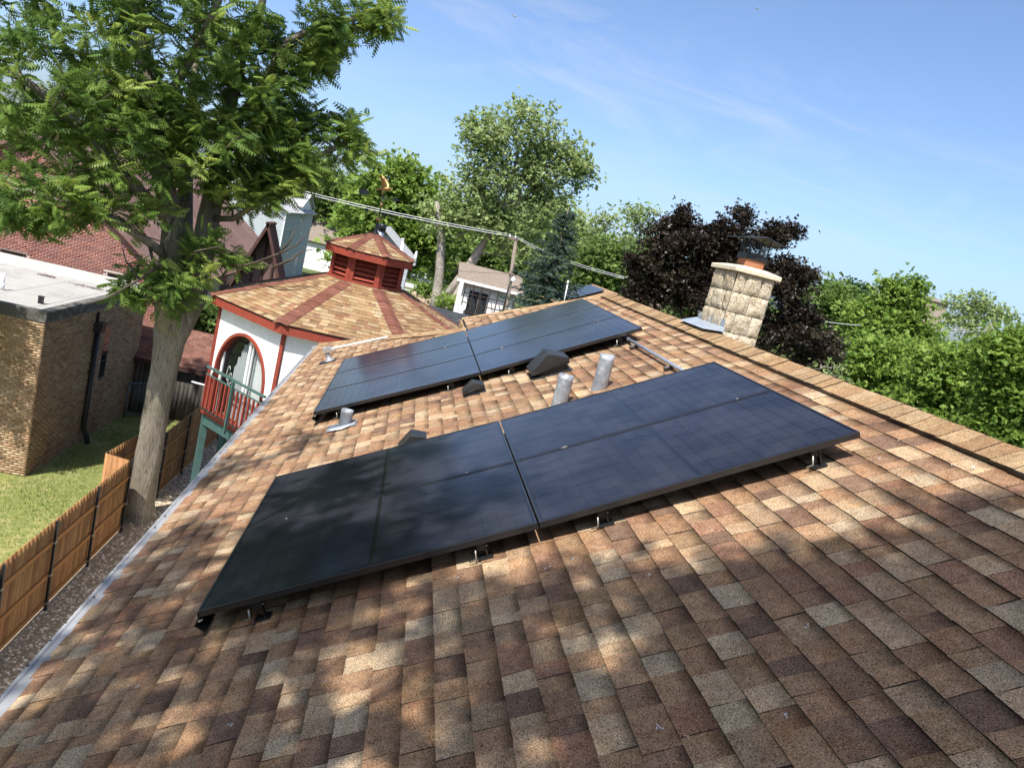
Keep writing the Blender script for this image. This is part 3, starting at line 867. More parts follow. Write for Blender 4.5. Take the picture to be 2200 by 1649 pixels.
def octa_roof(R_, ze, za, pal, expo, seed, parent, n_ind, r_in, wmin, wmax, capw, nm):
    pieces = []; caps_ = []
    shell = MB()
    for k in range(8):
        a0, a1 = VA[k], VA[(k + 1) % 8]
        P0_, P1_ = tv(R_, a0, ze), tv(R_, a1, ze); A = np.array([TX, TY, za])
        shell.add([P0_, P1_, A], [(0, 1, 2)])
        mid = (P0_ + P1_) / 2; up = A - mid; Ls = np.linalg.norm(up); up = up / Ls; al = (P1_ - P0_); wd = np.linalg.norm(al); al = al / wd; nn = np.cross(up, al); 
        if nn[2] < 0: nn = -nn; al = -al
        R3 = np.column_stack([up, al, nn]); s_in = Ls * (1 - r_in / R_)
        poly = [(-0.02, -wd / 2), (-0.02, wd / 2), (s_in, wd / 2 * r_in / R_), (s_in, -wd / 2 * r_in / R_)]
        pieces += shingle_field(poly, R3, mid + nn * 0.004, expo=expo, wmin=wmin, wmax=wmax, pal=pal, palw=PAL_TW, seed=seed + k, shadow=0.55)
    for k in range(8):
        P0_ = tv(R_ * 1.005, VA[k], ze); A = np.array([TX, TY, za]); t1 = 1 - r_in / R_
        P1_ = P0_ + (A - P0_) * t1
        ax = (A - P0_); ax /= np.linalg.norm(ax)
        # slope directions across the hip
        kk = (k + 7) % 8
        dirs = []
        for (q0, q1) in ((tv(R_, VA[kk], ze), tv(R_, VA[k], ze)), (tv(R_, VA[(k + 1) % 8], ze), tv(R_, VA[k], ze))):
            nf = np.cross(q1 - q0, A - q0); nf /= np.linalg.norm(nf)
            if nf[2] < 0: nf = -nf
            e_ = np.cross(nf, ax); 
            if e_ @ (q0 - q1) < 0: e_ = -e_
            dirs.append(e_ / np.linalg.norm(e_))
        caps_ += cap_run(P0_, P1_, dirs[0], dirs[1], capw, 0.143, 0.010, np.array([(0.175, 0.078, 0.058), (0.16, 0.07, 0.052), (0.195, 0.09, 0.066)]), seed + 50 + k, thick=.006)
    sh = shell.build(nm, m_deck, parent)
    emit(pieces, 'shingle', m_shingle, sh if parent is tower else parent, n_ind, 'shingles')
    emit(caps_, 'hip_shingle', m_shingle, sh if parent is tower else parent, 300, 'hip_shingles')
    return sh


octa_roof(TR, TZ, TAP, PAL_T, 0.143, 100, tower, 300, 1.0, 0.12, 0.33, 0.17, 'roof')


def octa_band(R_, z0, z1, th, name, mat, parent, faces=range(8)):
    out = []
    for k in faces:
        a0, a1 = VA[k], VA[(k + 1) % 8]
        mb = MB(); o0, o1, i0, i1 = tv(R_, a0, 0), tv(R_, a1, 0), tv(R_ - th, a0, 0), tv(R_ - th, a1, 0)
        vs = [(p[0], p[1], z) for z in (z0, z1) for p in (o0, o1, i1, i0)]
        mb.add(vs, [(3, 2, 1, 0), (4, 5, 6, 7), (0, 1, 5, 4), (1, 2, 6, 5), (2, 3, 7, 6), (3, 0, 4, 7)])
        out.append(mb.build(name, mat, parent))
    return out


octa_band(TR - 0.012, TZ - 0.215, TZ - 0.028, 0.05, 'fascia', m_red, tower)
octa_band(TR + 0.006, TZ - 0.028, TZ - 0.002, 0.06, 'drip_edge', m_black, tower)
sof = MB()
for k in range(8):
    sof.add([tv(TR - .05, VA[k], TZ - .19), tv(TR - .05, VA[(k + 1) % 8], TZ - .19), tv(RW_ - .1, VA[(k + 1) % 8], TZ - .19), tv(RW_ - .1, VA[k], TZ - .19)], [(0, 1, 2, 3)])
sof.build('soffit', m_white, tower)
ZF, ZT_ = -3.26, TZ - .17                 # floor and top of the walls
side = 2 * RW_ * math.sin(rad(22.5))


def face_frame(k, R_):
    a0, a1 = VA[k], VA[(k + 1) % 8]
    p0, p1 = tv(R_, a0, 0), tv(R_, a1, 0); T = (p1 - p0) / np.linalg.norm(p1 - p0); Nn = np.array([T[1], -T[0], 0])
    if Nn @ ((p0 + p1) / 2 - np.array([TX, TY, 0])) < 0: Nn = -Nn
    return p0, T, Nn


# walls: face 0 has the arched opening
p0, T0, N0 = face_frame(0, RW_)
AC, AR, AZ = side * 0.475, side * 0.385, -2.22       # arch centre along face, radius, spring height
ATOP = 1.10                                           # vertical stretch of the arch


def f0(x, z, d=0.0): return p0 + T0 * x + N0 * d + np.array([0, 0, z])


def arch_pts(r, n=28, bottom=ZF + .02):
    pts = [(AC - r, bottom)]
    for i in range(n + 1):
        a = math.pi - math.pi * i / n; pts.append((AC + r * math.cos(a), AZ + (r * ATOP) * math.sin(a)))
    pts.append((AC + r, bottom)); return pts


wmb = MB()
ap = arch_pts(AR)
outer = []
n = len(ap)
for i, (x, z) in enumerate(ap):                       # radial projection onto the rectangle
    if i == 0: outer.append((0.0, ZF)); continue
    if i == n - 1: outer.append((side, ZF)); continue
    dx, dz = x - AC, z - AZ; ts = []
    if dx > 1e-6: ts.append((side - AC) / dx)
    if dx < -1e-6: ts.append((0 - AC) / dx)
    if dz > 1e-6: ts.append((ZT_ - AZ) / dz)
    t = min(ts); outer.append((AC + dx * t, AZ + dz * t))
poly_o = []
vs = [f0(x, z) for x, z in ap] + [f0(x, z) for x, z in outer]
fs = [(i, i + 1, n + i + 1, n + i) for i in range(n - 1)]
# corner triangles of the rectangle
for cx_, left in ((0.0, True), (side, False)):
    for i in range(n - 1):
        xa, za = outer[i]; xb, zb = outer[i + 1]
        if abs(xa - cx_) < 1e-6 and abs(zb - ZT_) < 1e-6 and abs(xb - cx_) > 1e-6 or abs(xb - cx_) < 1e-6 and abs(za - ZT_) < 1e-6 and abs(xa - cx_) > 1e-6:
            vs.append(f0(cx_, ZT_)); fs.append((n + i, n + i + 1, len(vs) - 1))
wmb.add(vs, fs)
for k in range(1, 8):
    q0, T, Nn = face_frame(k, RW_)
    wmb.add([q0 + (0, 0, ZF), q0 + T * side + (0, 0, ZF), q0 + T * side + (0, 0, ZT_), q0 + (0, 0, ZT_)], [(0, 1, 2, 3)])
wmb.build('wall', m_stucco, tower)
# floor slab edge
octa_band(RW_ + .035, ZF - .11, ZF + .0, 0.3, 'floor_trim', m_red, tower)
octa_band(RW_ + .0, ZF - .36, ZF - .115, 0.12, 'floor_beam', m_green, tower)
# corner posts
for k in range(8):
    a = VA[k]
    for nm, z0, z1, r_, mt, w in (('corner_post', ZF - .10, TZ - .195, RW_ + .0, m_red, .043), ('leg', G, ZF - .11, RW_ - .08, m_green, .075)):
        mb = MB(); c = tv(r_, a, 0); Rz = np.array([[math.cos(a), -math.sin(a), 0], [math.sin(a), math.cos(a), 0], [0, 0, 1]])
        mb.box((-w, -w, z0), (w, w, z1), (Rz, (c[0], c[1], 0))); mb.build(nm, mt, tower, bevel=.004)
lw = MB()
for k in range(8):
    lw.add([tv(2.5, VA[k], G), tv(2.5, VA[(k + 1) % 8], G), tv(2.5, VA[(k + 1) % 8], ZF - .1), tv(2.5, VA[k], ZF - .1)], [(0, 1, 2, 3)])
lw.build('lower_wall', m_stucco, tower)
fl_ = MB(); fl_.add([tv(RW_ + .02, VA[k], ZF - .005) for k in range(8)], [tuple(range(8))]); fl_.build('floor', MAT('deck_floor', (.25, .2, .16), .8), tower)
# arched window
win = MB()
ri, ro = AR * 0.965, AR * 1.03
ai, ao = arch_pts(ri), arch_pts(ro)
vs = [f0(x, z, .045) for x, z in ai] + [f0(x, z, .045) for x, z in ao] + [f0(x, z, -.12) for x, z in ai] + [f0(x, z, .0) for x, z in ao]
fs = [(i, n + i, n + i + 1, i + 1) for i in range(n - 1)] + [(i, i + 1, 2 * n + i + 1, 2 * n + i) for i in range(n - 1)] + [(n + i, 3 * n + i, 3 * n + i + 1, n + i + 1) for i in range(n - 1)]
win.add(vs, fs)
window = win.build('window', m_red, tower)
window['label'] = 'tall arched red-framed window behind the balcony railing'
gl = MB(); an = arch_pts(ri * 1.01); gl.add([f0(x, z, -.10) for x, z in an], [tuple(range(len(an) - 1, -1, -1))])
m_pane = D.materials.new('window_glass'); m_pane.use_nodes = True
t_ = m_pane.node_tree; t_.nodes.clear(); o_ = t_.nodes.new('ShaderNodeOutputMaterial'); g1 = t_.nodes.new('ShaderNodeBsdfGlossy'); g1.inputs['Roughness'].default_value = .02; tr_ = t_.nodes.new('ShaderNodeBsdfTransparent'); tr_.inputs[0].default_value = (.86, .88, .88, 1)
mx_ = t_.nodes.new('ShaderNodeMixShader'); mx_.inputs[0].default_value = .08; t_.links.new(tr_.outputs[0], mx_.inputs[1]); t_.links.new(g1.outputs[0], mx_.inputs[2]); t_.links.new(mx_.outputs[0], o_.inputs[0])
gl.build('pane', m_pane, window)


def arch_h(x):
    q = (x - AC) / ri
    return AZ + ri * ATOP * math.sqrt(max(0, 1 - q * q))


mul = MB()
for xm, w in ((AC + .12, .035), (AC + .235, .012), (AC - ri + .07, .03)):
    b0 = f0(xm, ZF + .03, -.085); vs = [f0(xm - w, ZF + .03, -.09), f0(xm + w, ZF + .03, -.09), f0(xm + w, arch_h(xm + w) - .01, -.09), f0(xm - w, arch_h(xm - w) - .01, -.09)]
    vs += [v_ + N0 * .035 for v_ in vs]; mul.add(vs, [(3, 2, 1, 0), (4, 5, 6, 7), (0, 1, 5, 4), (1, 2, 6, 5), (2, 3, 7, 6), (3, 0, 4, 7)])
mul.build('sash', m_white, window)
m_curt = MAT('curtain', (0.78, 0.80, 0.78), 0.9, 0.1, trans=0.2)
for nm, xa, xb, col in (('curtain', AC + .13, AC + ri - .02, m_curt), ('curtain', AC - ri * .62, AC + .10, MAT('curtain_screened', (0.40, 0.42, 0.42), .9, .1))):
    cu = MB(); N_ = 46; vs = []
    for i in range(N_ + 1):
        x = xa + (xb - xa) * i / N_; d = -.21 - .028 * math.sin(i * 1.15) - .012 * math.sin(i * 2.7)
        zt = arch_h(x) - (.03 if col is m_curt else .18 + .05 * math.sin(i * .6) + .55 * max(0, 1 - (i / N_) * 2.2))
        vs += [f0(x, ZF + .03, d), f0(x, max(zt, ZF + .2), d)]
    cu.add(vs, [(2 * i, 2 * i + 2, 2 * i + 3, 2 * i + 1) for i in range(N_)], True); cu.build(nm, col, window)
orn = MB()
for (cx_, cz_, rr_) in ((AC - ri + .27, AZ - .02, .10), (AC - ri + .36, AZ - .14, .09)):
    orn.tube([f0(cx_ + rr_ * .6 * math.cos(a), cz_ + rr_ * 1.7 * math.sin(a), -.14) for a in np.linspace(.5, 6.0, 14)], .011, 5)
orn.build('ornament', MAT('ornament', (.55, .55, .52), .6), window)
rm = MB(); an = arch_pts(ri * 1.05); b = len(an)
rm.add([f0(x, z, -1.6) for x, z in an] + [f0(x, z, -.13) for x, z in an], [tuple(range(b))] + [(i, i + 1, b + i + 1, b + i) for i in range(b - 1)]); rm.build('reveal', MAT('dark_room', (.10, .10, .11), .9), window)
# balcony railing
rl = MB(); zr0, zr1 = ZF + .07, ZF + 1.06
xl, xr = .10, side - .06
rl.box((xl, -.02, zr1 - .025), (xr, .045, zr1 + .02), (np.column_stack([T0, N0, (0, 0, 1)]), p0 + N0 * .13))
railing = rl.build('railing', m_green, tower)
FR = (np.column_stack([T0, N0, (0, 0, 1)]), p0 + N0 * .13)
mb = MB(); mb.box((xl, -.012, zr1 - .19), (xr, .02, zr1 - .165), FR); mb.build('middle_rail', m_green, railing)
mb = MB(); mb.box((xl, -.02, zr0 - .02), (xr, .03, zr0 + .02), FR); mb.build('bottom_rail', m_rubber, railing)
nb = 15
for i in range(nb):
    x = xl + .05 + (xr - xl - .1) * i / (nb - 1)
    mb = MB(); mb.box((x - .021, -.018, zr0 + .02), (x + .021, .024, zr1 - .19), FR); mb.build('baluster', m_red, railing, bevel=.003)
mb = MB(); xm = (xl + xr) / 2; mb.box((xm - .024, .02, zr0 - .25), (xm + .024, .075, zr1 - .02), FR); mb.build('middle_post', m_green, railing)
# white hose tap sticking out at the side
mb = MB(); q0, T7, N7 = face_frame(7, RW_); mb.tube([q0 + T7 * (side - .1) + (0, 0, ZF + .52), q0 + T7 * (side - .1) + N7 * .38 + (0, 0, ZF + .55)], [.026, .016], 8); mb.build('flag_holder', m_white, tower)

# ---- cupola
CRW, CZB, CRE, CZE, CZA = 0.93, 0.38, 1.142, 1.148, 1.609
cm_ = MB()
cm_.add([tv(CRW - .10, VA[k], CZB - .15) for k in range(8)] + [tv(CRW - .10, VA[k], CZE - .05) for k in range(8)], [(k, (k + 1) % 8, 8 + (k + 1) % 8, 8 + k) for k in range(8)])
cupola = cm_.build('cupola', MAT('dark_interior', (.02, .008, .006), .9), tower)
octa_band(CRW + .05, CZB - .12, CZB + .06, .14, 'cupola_base', m_red, cupola)
octa_band(CRW + .02, CZE - .20, CZE - .10, .12, 'cupola_head', m_red, cupola)
octa_band(CRE - .005, CZE - .185, CZE - .02, .04, 'cupola_fascia', m_red, cupola)
octa_band(CRE + .004, CZE - .02, CZE - .001, .05, 'cupola_drip_edge', m_black, cupola)
cs = MB(); cs.add([tv(CRE - .03, VA[k], CZE - .16) for k in range(8)], [tuple(range(8))]); cs.build('cupola_soffit', m_red, cupola)
for k in range(8):
    a = VA[k]; Rz = np.array([[math.cos(a), -math.sin(a), 0], [math.sin(a), math.cos(a), 0], [0, 0, 1]]); c = tv(CRW, a, 0)
    # corner post made of two boards meeting on the corner
    for kk, s_ in (((k + 7) % 8, 1), (k, 0)):
        q0, T, Nn = face_frame(kk, CRW); sd_ = 2 * CRW * math.sin(rad(22.5)); x0, x1 = (sd_ - .105, sd_) if s_ else (0, .105)
        mb = MB(); mb.box((x0, -.04, CZB + .05), (x1, .012, CZE - .15), (np.column_stack([T, Nn, (0, 0, 1)]), q0)); mb.build('cupola_post', m_red, cupola)
    q0, T, Nn = face_frame(k, CRW); sd_ = 2 * CRW * math.sin(rad(22.5))
    for i in range(5):
        z = CZB + .09 + i * .115
        mb = MB(); ca, sa = math.cos(rad(38)), math.sin(rad(38))
        A_ = np.column_stack([T, Nn * ca - np.array([0, 0, sa]), Nn * sa + np.array([0, 0, ca])])
        mb.box((.09, -.085, -.008), (sd_ - .09, .055, .008), (A_, q0 + Nn * -.05 + np.array([0, 0, z + .045]))); mb.build('louver', m_red, cupola)
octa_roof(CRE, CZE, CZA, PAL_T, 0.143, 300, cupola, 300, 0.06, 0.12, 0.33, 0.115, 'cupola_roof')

# ---- weathervane with a golden eagle
m_gold = MAT('gold_leaf', (0.40, 0.25, 0.10), 0.5, 0.5, 0.4, var=((20, (0.30, 0.18, 0.07), .45, .7),))
vane = empty('weathervane', (TX, TY, CZA), label='black weathervane with golden balls and a golden eagle on the cupola', cat='weathervane')
mb = MB(); mb.tube([(TX, TY, CZA - .1), (TX, TY, 2.52)], .016, 8); mb.lathe([(.10, 0), (.05, .06), (.03, .14), (.02, .3)], (TX, TY, CZA - .02), 12); mb.build('rod', m_black, vane)
for z, r_ in ((1.95, .062), (2.30, .048)):
    mb = MB(); mb.lathe([(max(.0001, r_ * math.sin(t)), -r_ * math.cos(t)) for t in np.linspace(0, math.pi, 10)], (TX, TY, z), 14); mb.build('ball', m_gold, vane)
vd = np.array([1.0, -.25, 0.0]); vd /= np.linalg.norm(vd); vp = np.array([-vd[1], vd[0], 0])
cr = MB()
for d_ in (vd, vp):
    cr.tube([np.array([TX, TY, 2.07]) - d_ * .30, np.array([TX, TY, 2.07]) + d_ * .30], .008, 6)
cr.build('direction_arms', m_black, vane)
for d_, ch_ in ((vd, 'E'), (-vd, 'S'), (vp, 'N'), (-vp, 'W')):
    ltr = MB(); c = np.array([TX, TY, 2.07]) + d_ * .34; s_ = .055
    strokes = {'E': [[(1, 1), (-1, 1), (-1, -1), (1, -1)], [(-1, 0), (.6, 0)]], 'N': [[(-1, -1), (-1, 1), (1, -1), (1, 1)]], 'W': [[(-1, 1), (-.5, -1), (0, .5), (.5, -1), (1, 1)]],
               'S': [[(1, .8), (.4, 1), (-.6, 1), (-1, .5), (-.6, .1), (.6, -.1), (1, -.5), (.6, -1), (-.4, -1), (-1, -.8)]]}[ch_]
    for st in strokes: ltr.tube([c + vd * a * s_ * .7 + np.array([0, 0, b * s_]) for a, b in st], .010, 5)
    ltr.build('letter', m_black, vane)
ar = MB(); zA = 2.50; hub = np.array([TX, TY, zA])
ar.tube([hub - vd * .40, hub + vd * .42], .010, 6)
for k in range(6):
    ar.tube([hub + vd * (-.14 + .05 * k) + np.array([0, 0, -.03 + .035 * math.cos(t)]) + vd * .035 * math.sin(t) for t in np.linspace(0, 6.28, 9)], .006, 5)
for s_ in (-1, 1):
    ar.tube([hub + vd * .42, hub + vd * .30 + np.array([0, 0, .05 * s_]), hub + vd * .20], .008, 5)
ar.build('arrow', m_black, vane)
tail = MB(); pr = [(-.36, -.02), (-.44, -.075), (-.60, -.06), (-.63, .0), (-.60, .06), (-.44, .075), (-.36, .02)]
tail.add([hub + vd * x + np.array([0, 0, z]) + vp * .004 for x, z in pr] + [hub + vd * x + np.array([0, 0, z]) - vp * .004 for x, z in pr], [tuple(range(7)), tuple(range(13, 6, -1))] + [(i, (i + 1) % 7, 7 + (i + 1) % 7, 7 + i) for i in range(7)])
tail.build('arrow_tail', MAT('grey_tail', (.10, .11, .13), .5, .4, .3), vane)
eg = MB(); bz = hub + np.array([0, 0, .16])
eg.tube([bz + vd * x + np.array([0, 0, z]) for x, z in ((-.17, -.03), (-.10, 0), (0, .03), (.09, .055), (.14, .06), (.17, .045), (.20, .02))], [.012, .035, .055, .05, .034, .028, .006], 10)
for s_ in (-1, 1):
    eg.tube([bz + vd * -.02 + vp * .02 * s_, bz + vd * -.04 + vp * .02 * s_ - np.array([0, 0, .09]), hub + vd * -.02], [.022, .014, .01], 6)
tl_ = [(-.12, 0), (-.20, -.05), (-.23, -.02), (-.22, .03), (-.13, .03)]
eg.add([bz + vd * x + vp * z + np.array([0, 0, -.01]) for x, z in tl_] + [bz + vd * x + vp * z + np.array([0, 0, -.03]) for x, z in tl_], [tuple(range(5)), tuple(range(9, 4, -1))] + [(i, (i + 1) % 5, 5 + (i + 1) % 5, 5 + i) for i in range(5)])
eagle = eg.build('eagle', m_gold, vane)
for s_, up_ in ((-1, .36), (1, .40)):
    wg = MB(); prof = [(.07, .03, 0), (.08, .14, .06), (.00, .24, .09), (-.09, .30, .11), (-.17, up_ * .86, .12), (-.11, .24, .09), (-.07, .15, .05), (-.05, .03, 0)]
    A_ = [bz + vd * (x - .02) + np.array([0, 0, z]) + vp * s_ * (y * 1.1 + .02) for x, z, y in prof]
    wg.add(A_ + [p_ + vp * .012 for p_ in A_], [tuple(range(8)), tuple(range(15, 7, -1))] + [(i, (i + 1) % 8, 8 + (i + 1) % 8, 8 + i) for i in range(8)]); wg.build('wing', m_gold, eagle)
# ------------------------------------------------------------------ yellow-brick flat-roofed building
m_brick_y = MAT('yellow_brick', attr='Col', rough=0.9, spec=0.15, var=((25, (0.75, 0.70, 0.66), 0.5, 0.7, None, 'MULTIPLY'), (1.0, (0.62, 0.58, 0.56), 0.55, 0.8, None, 'MULTIPLY')), bump=(90, 0.003))
m_brick_r = MAT('red_brick', attr='Col', rough=0.9, spec=0.15, var=((25, (0.78, 0.74, 0.72), 0.5, 0.7, None, 'MULTIPLY'),), bump=(90, 0.003))
m_mort_d = MAT('dark_mortar', (0.25, 0.205, 0.155), 0.95, 0.1, bump=(60, .003))
m_mort_l = MAT('pale_mortar', (0.52, 0.43, 0.37), 0.95, 0.1, bump=(60, .003))
YP = np.array([(0.42, 0.29, 0.175), (0.37, 0.25, 0.145), (0.47, 0.34, 0.21), (0.32, 0.205, 0.12), (0.40, 0.28, 0.17), (0.44, 0.28, 0.17)])
RPAL = np.array([(0.25, 0.08, 0.058), (0.22, 0.065, 0.05), (0.28, 0.095, 0.068), (0.20, 0.064, 0.052), (0.26, 0.08, 0.055)])
BX, BY0, BY1, BZT = -8.04, 16.62, 23.9, -2.33
yb = empty('brick_building', (BX - 3, BY0 + 3, G), label='flat-roofed yellow brick building on the lawn beside the trunk', cat='building')
w = MB(); w.box((-16, BY0, G - .05), (BX, BY1, BZT - .28)); w.build('wall', m_mort_d, yb)
slit = (4.20, 4.62, G + 1.9, -3.32)       # along the right face, from the near corner


def skip_slit(a, b, z0, z1): return b > 4.02 and a < 4.44 and z1 + G > -4.93 and z0 + G < -3.30


near = brick_pieces((-11.6, BY0, G), (1, 0, 0), (0, -1, 0), 3.56 + .0, BZT - .28 - G, .194, .0575, .0105, YP, 3)
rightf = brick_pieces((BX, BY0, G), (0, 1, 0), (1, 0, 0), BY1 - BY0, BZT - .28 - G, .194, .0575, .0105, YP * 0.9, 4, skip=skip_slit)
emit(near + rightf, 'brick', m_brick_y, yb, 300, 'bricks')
m_cop = MAT('weathered_coping', (0.10, 0.095, 0.085), 0.85, 0.2, var=((4, (0.30, 0.28, 0.25), 0.5, 0.7), (20, (0.05, 0.05, 0.045), .5, .7)), bump=(40, .004))
for nm, lo, hi in (('coping', (-16, BY0 - .03, BZT - .28), (BX + .03, BY0 + .22, BZT)), ('coping', (BX - .22, BY0 + .22, BZT - .28), (BX + .03, BY1 + .03, BZT))):
    c = MB(); c.box(lo, hi); c.build(nm, m_cop, yb, bevel=.012)
m_memb = MAT('roof_membrane', (0.33, 0.32, 0.295), 0.8, 0.2, var=((.8, (0.26, 0.25, 0.23), .45, .7), (5, (.36, .35, .325), .5, .7)))
c = MB(); c.box((-16, BY0 + .2, BZT - .26), (BX - .2, BY1 - .1, BZT - .22)); c.build('flat_roof', m_memb, yb)
c = MB(); c.add([(-16, BY1 - .45, BZT - .215), (BX - .25, BY1 - .45, BZT - .215), (BX - .25, BY1 - .02, BZT + .06), (-16, BY1 - .02, BZT + .06), (-16, BY1 + .12, BZT + .06), (BX - .25, BY1 + .12, BZT + .06)], [(0, 1, 2, 3), (3, 2, 5, 4)]); c.build('back_upstand', m_memb, yb)
for x in (-10.2, -12.4, -8.9):
    c = MB(); c.box((x - .012, BY0 + .25, BZT - .219), (x + .012, BY1 - .4, BZT - .213)); c.build('membrane_seam', MAT('seam', (.35, .34, .32), .8), yb)
rr = random.Random(4)
c = MB(); m_leafl = MAT('dead_leaves', (.16, .09, .07), .95, .1)
for cx_, cy_, sx, sy in ((-9.55, 22.6, .55, .16), (-10.9, 22.95, .3, .12)):
    for i in range(120):
        a = rr.uniform(0, 6.28); q = math.sqrt(rr.random()); x = cx_ + sx * q * math.cos(a); y = cy_ + sy * q * math.sin(a); z = BZT - .205 + rr.uniform(0, .02); s_ = rr.uniform(.015, .035); b = rr.uniform(0, 3)
        c.add([(x - s_ * math.cos(b), y - s_ * math.sin(b), z), (x + s_ * math.sin(b), y - s_ * math.cos(b), z + .01), (x + s_ * math.cos(b), y + s_ * math.sin(b), z), (x - s_ * math.sin(b), y + s_ * math.cos(b), z + .006)], [(0, 1, 2, 3)])
tag(c.build('leaf_litter', m_leafl, yb), kind='stuff')
wn = MB(); wn.box((BX - .10, BY0 + 4.02, -4.93), (BX + .0035, BY0 + 4.44, -3.30)); win_y = wn.build('window', MAT('dark_glass', (.012, .014, .018), .08, .5), yb)
c = MB(); c.box((BX - .03, BY0 + 4.00, -5.0), (BX + .04, BY0 + 4.46, -4.93)); c.build('sill', m_cop, win_y)
c = MB(); 
for z in (-4.4, -3.87): c.box((BX + .004, BY0 + 4.02, z - .012), (BX + .012, BY0 + 4.44, z + .012))
c.build('glazing_bar', m_black, win_y)
# scupper box and downspout
ds = MB(); yd = BY0 + 3.22
ds.prism([(0, 0), (.20, 0), (.26, .30), (0, .30)], -.17, .17, (np.eye(3), (BX + .012, yd, -3.30))); hb = ds.build('rain_head', MAT('dark_downspout', (.035, .036, .04), .45, .4, .3), yb)
c = MB(); c.box((BX + .012, yd - .06, -3.0), (BX + .09, yd + .06, -2.72)); c.build('scupper', m_black, hb)
c = MB(); c.tube([(BX + .09, yd, -3.28), (BX + .09, yd, G + .62), (BX + .10, yd - .0, G + .45), (BX + .22, yd, G + .2), (BX + .26, yd, G + .02)], .075, 8); c.build('downspout', hb.data.materials[0], hb)
for z in (-4.6, -6.0):
    c = MB(); c.box((BX + .008, yd - .09, z), (BX + .15, yd + .09, z + .03)); c.build('strap', hb.data.materials[0], hb)
vp_ = empty('roof_pipe', (-10.95, 19.4, BZT - .22), label='short white vent pipe standing on the flat membrane roof', cat='vent pipe')
c = MB(); q = at_z(3, 622, BZT - .22); c.tube([(q[0], q[1], BZT - .22), (q[0], q[1], BZT + .25)], .055, 12); c.tube([(q[0], q[1], BZT - .215), (q[0], q[1], BZT - .02)], .07, 12); vp_.location = (q[0], q[1], BZT - .22); c.build('pipe', m_white, vp_)
q = at_z(87, 652, BZT - .22); e = empty('roof_box', (q[0], q[1], BZT - .22), label='small dark box on the corner of the flat roof', cat='box')
c = MB(); c.box((q[0] - .06, q[1] - .05, BZT - .22), (q[0] + .06, q[1] + .05, BZT - .03)); c.box((q[0] - .075, q[1] - .065, BZT - .03), (q[0] + .075, q[1] + .065, BZT - .01)); c.build('box', m_black, e, bevel=.006)

# ------------------------------------------------------------------ red-brick gabled building
rb = empty('gabled_building', (-13.3, 34, G), label='red brick building with a long brown gable roof behind the flat-roofed one', cat='building')
RY = 26.0; PKX, PKZ, EVX, EVZ = -13.3, 1.90, -7.95, -2.27
slope = (PKZ - EVZ) / (EVX - PKX)
w = MB(); lx = 2 * PKX - EVX
w.add([(lx, RY, G), (EVX, RY, G), (EVX, RY, EVZ), (PKX, RY, PKZ), (lx, RY, EVZ), (lx, 46, G), (EVX, 46, G), (EVX, 46, EVZ), (PKX, 46, PKZ), (lx, 46, EVZ)],
      [(0, 1, 2, 3, 4), (9, 8, 7, 6, 5), (1, 6, 7, 2), (5, 0, 4, 9)]); w.build('wall', m_mort_l, rb)
wins = [(at_y(2, 535, RY), at_y(52, 575, RY)), (at_y(232, 586, RY), at_y(275, 622, RY))]


def rskip(a, b, z0, z1):
    xa, xb = lx + a, lx + b
    for p_, q_ in wins:
        if xb > p_[0] - .02 and xa < q_[0] + .02 and z1 + G > q_[2] - .9 and z0 + G < p_[2] + .05: return True
    return xb < -15.2


def rtop(a, b, z): return z + G < PKZ - .03 - slope * max(abs(lx + a - PKX), abs(lx + b - PKX))


bricks_r = brick_pieces((lx, RY, G + 1.0), (1, 0, 0), (0, -1, 0), EVX - lx, PKZ - G - 1.0, .20, .0565, .0135, RPAL, 8, depth=.003, skip=lambda a, b, z0, z1: rskip(a, b, z0 + 1.0, z1 + 1.0), topcut=lambda a, b, z: rtop(a, b, z + 1.0))
emit(bricks_r, 'brick', m_brick_r, rb, 300, 'bricks')
for p_, q_ in wins:
    c = MB(); c.box((p_[0], RY - .004, q_[2] - .85), (q_[0], RY + .02, p_[2] + .03)); wo_ = c.build('window', MAT('dark_window', (.02, .02, .022), .15, .5), rb)
    c = MB(); c.box((p_[0] + .22, RY - .03, q_[2] - .8), (q_[0] - .02, RY - .006, p_[2] - .30)); c.build('blind', m_white, wo_)
    c = MB(); bar_frame(c, 0, q_[0] - p_[0], 0, p_[2] - q_[2] + .88, -.05, 0, .06); 
    c2 = MB(); c2.v = [(p_[0] + x, RY - .012 + z, q_[2] - .85 + y) for x, y, z in c.v]; c2.f = c.f; c2.sm = c.sm; c2.build('frame', MAT('brown_frame', (.05, .03, .022), .6), wo_)
m_brownroof = MAT('brown_roof', (0.20, 0.125, 0.105), 0.95, 0.08, var=((2.2, (0.25, 0.165, 0.14), .42, .62, (1, 1, 1)), (7, (0.145, 0.09, 0.075), .5, .66, (1, .5, 6)), (0.35, (.17, .105, .09), .45, .65)), bump=(16, .02, (.3, .3, 6)))
r_ = MB(); ov = .28
for sgn in (1, -1):
    a = np.array([PKX, RY - .3, PKZ + .06]); b = np.array([PKX, 46.3, PKZ + .06]); dx = (EVX - PKX + ov)
    c_ = b + np.array([sgn * dx, 0, -slope * dx]); d_ = a + np.array([sgn * dx, 0, -slope * dx])
    r_.plate([a, d_, c_, b] if sgn > 0 else [b, c_, d_, a], .14)
r_.build('roof', m_brownroof, rb)
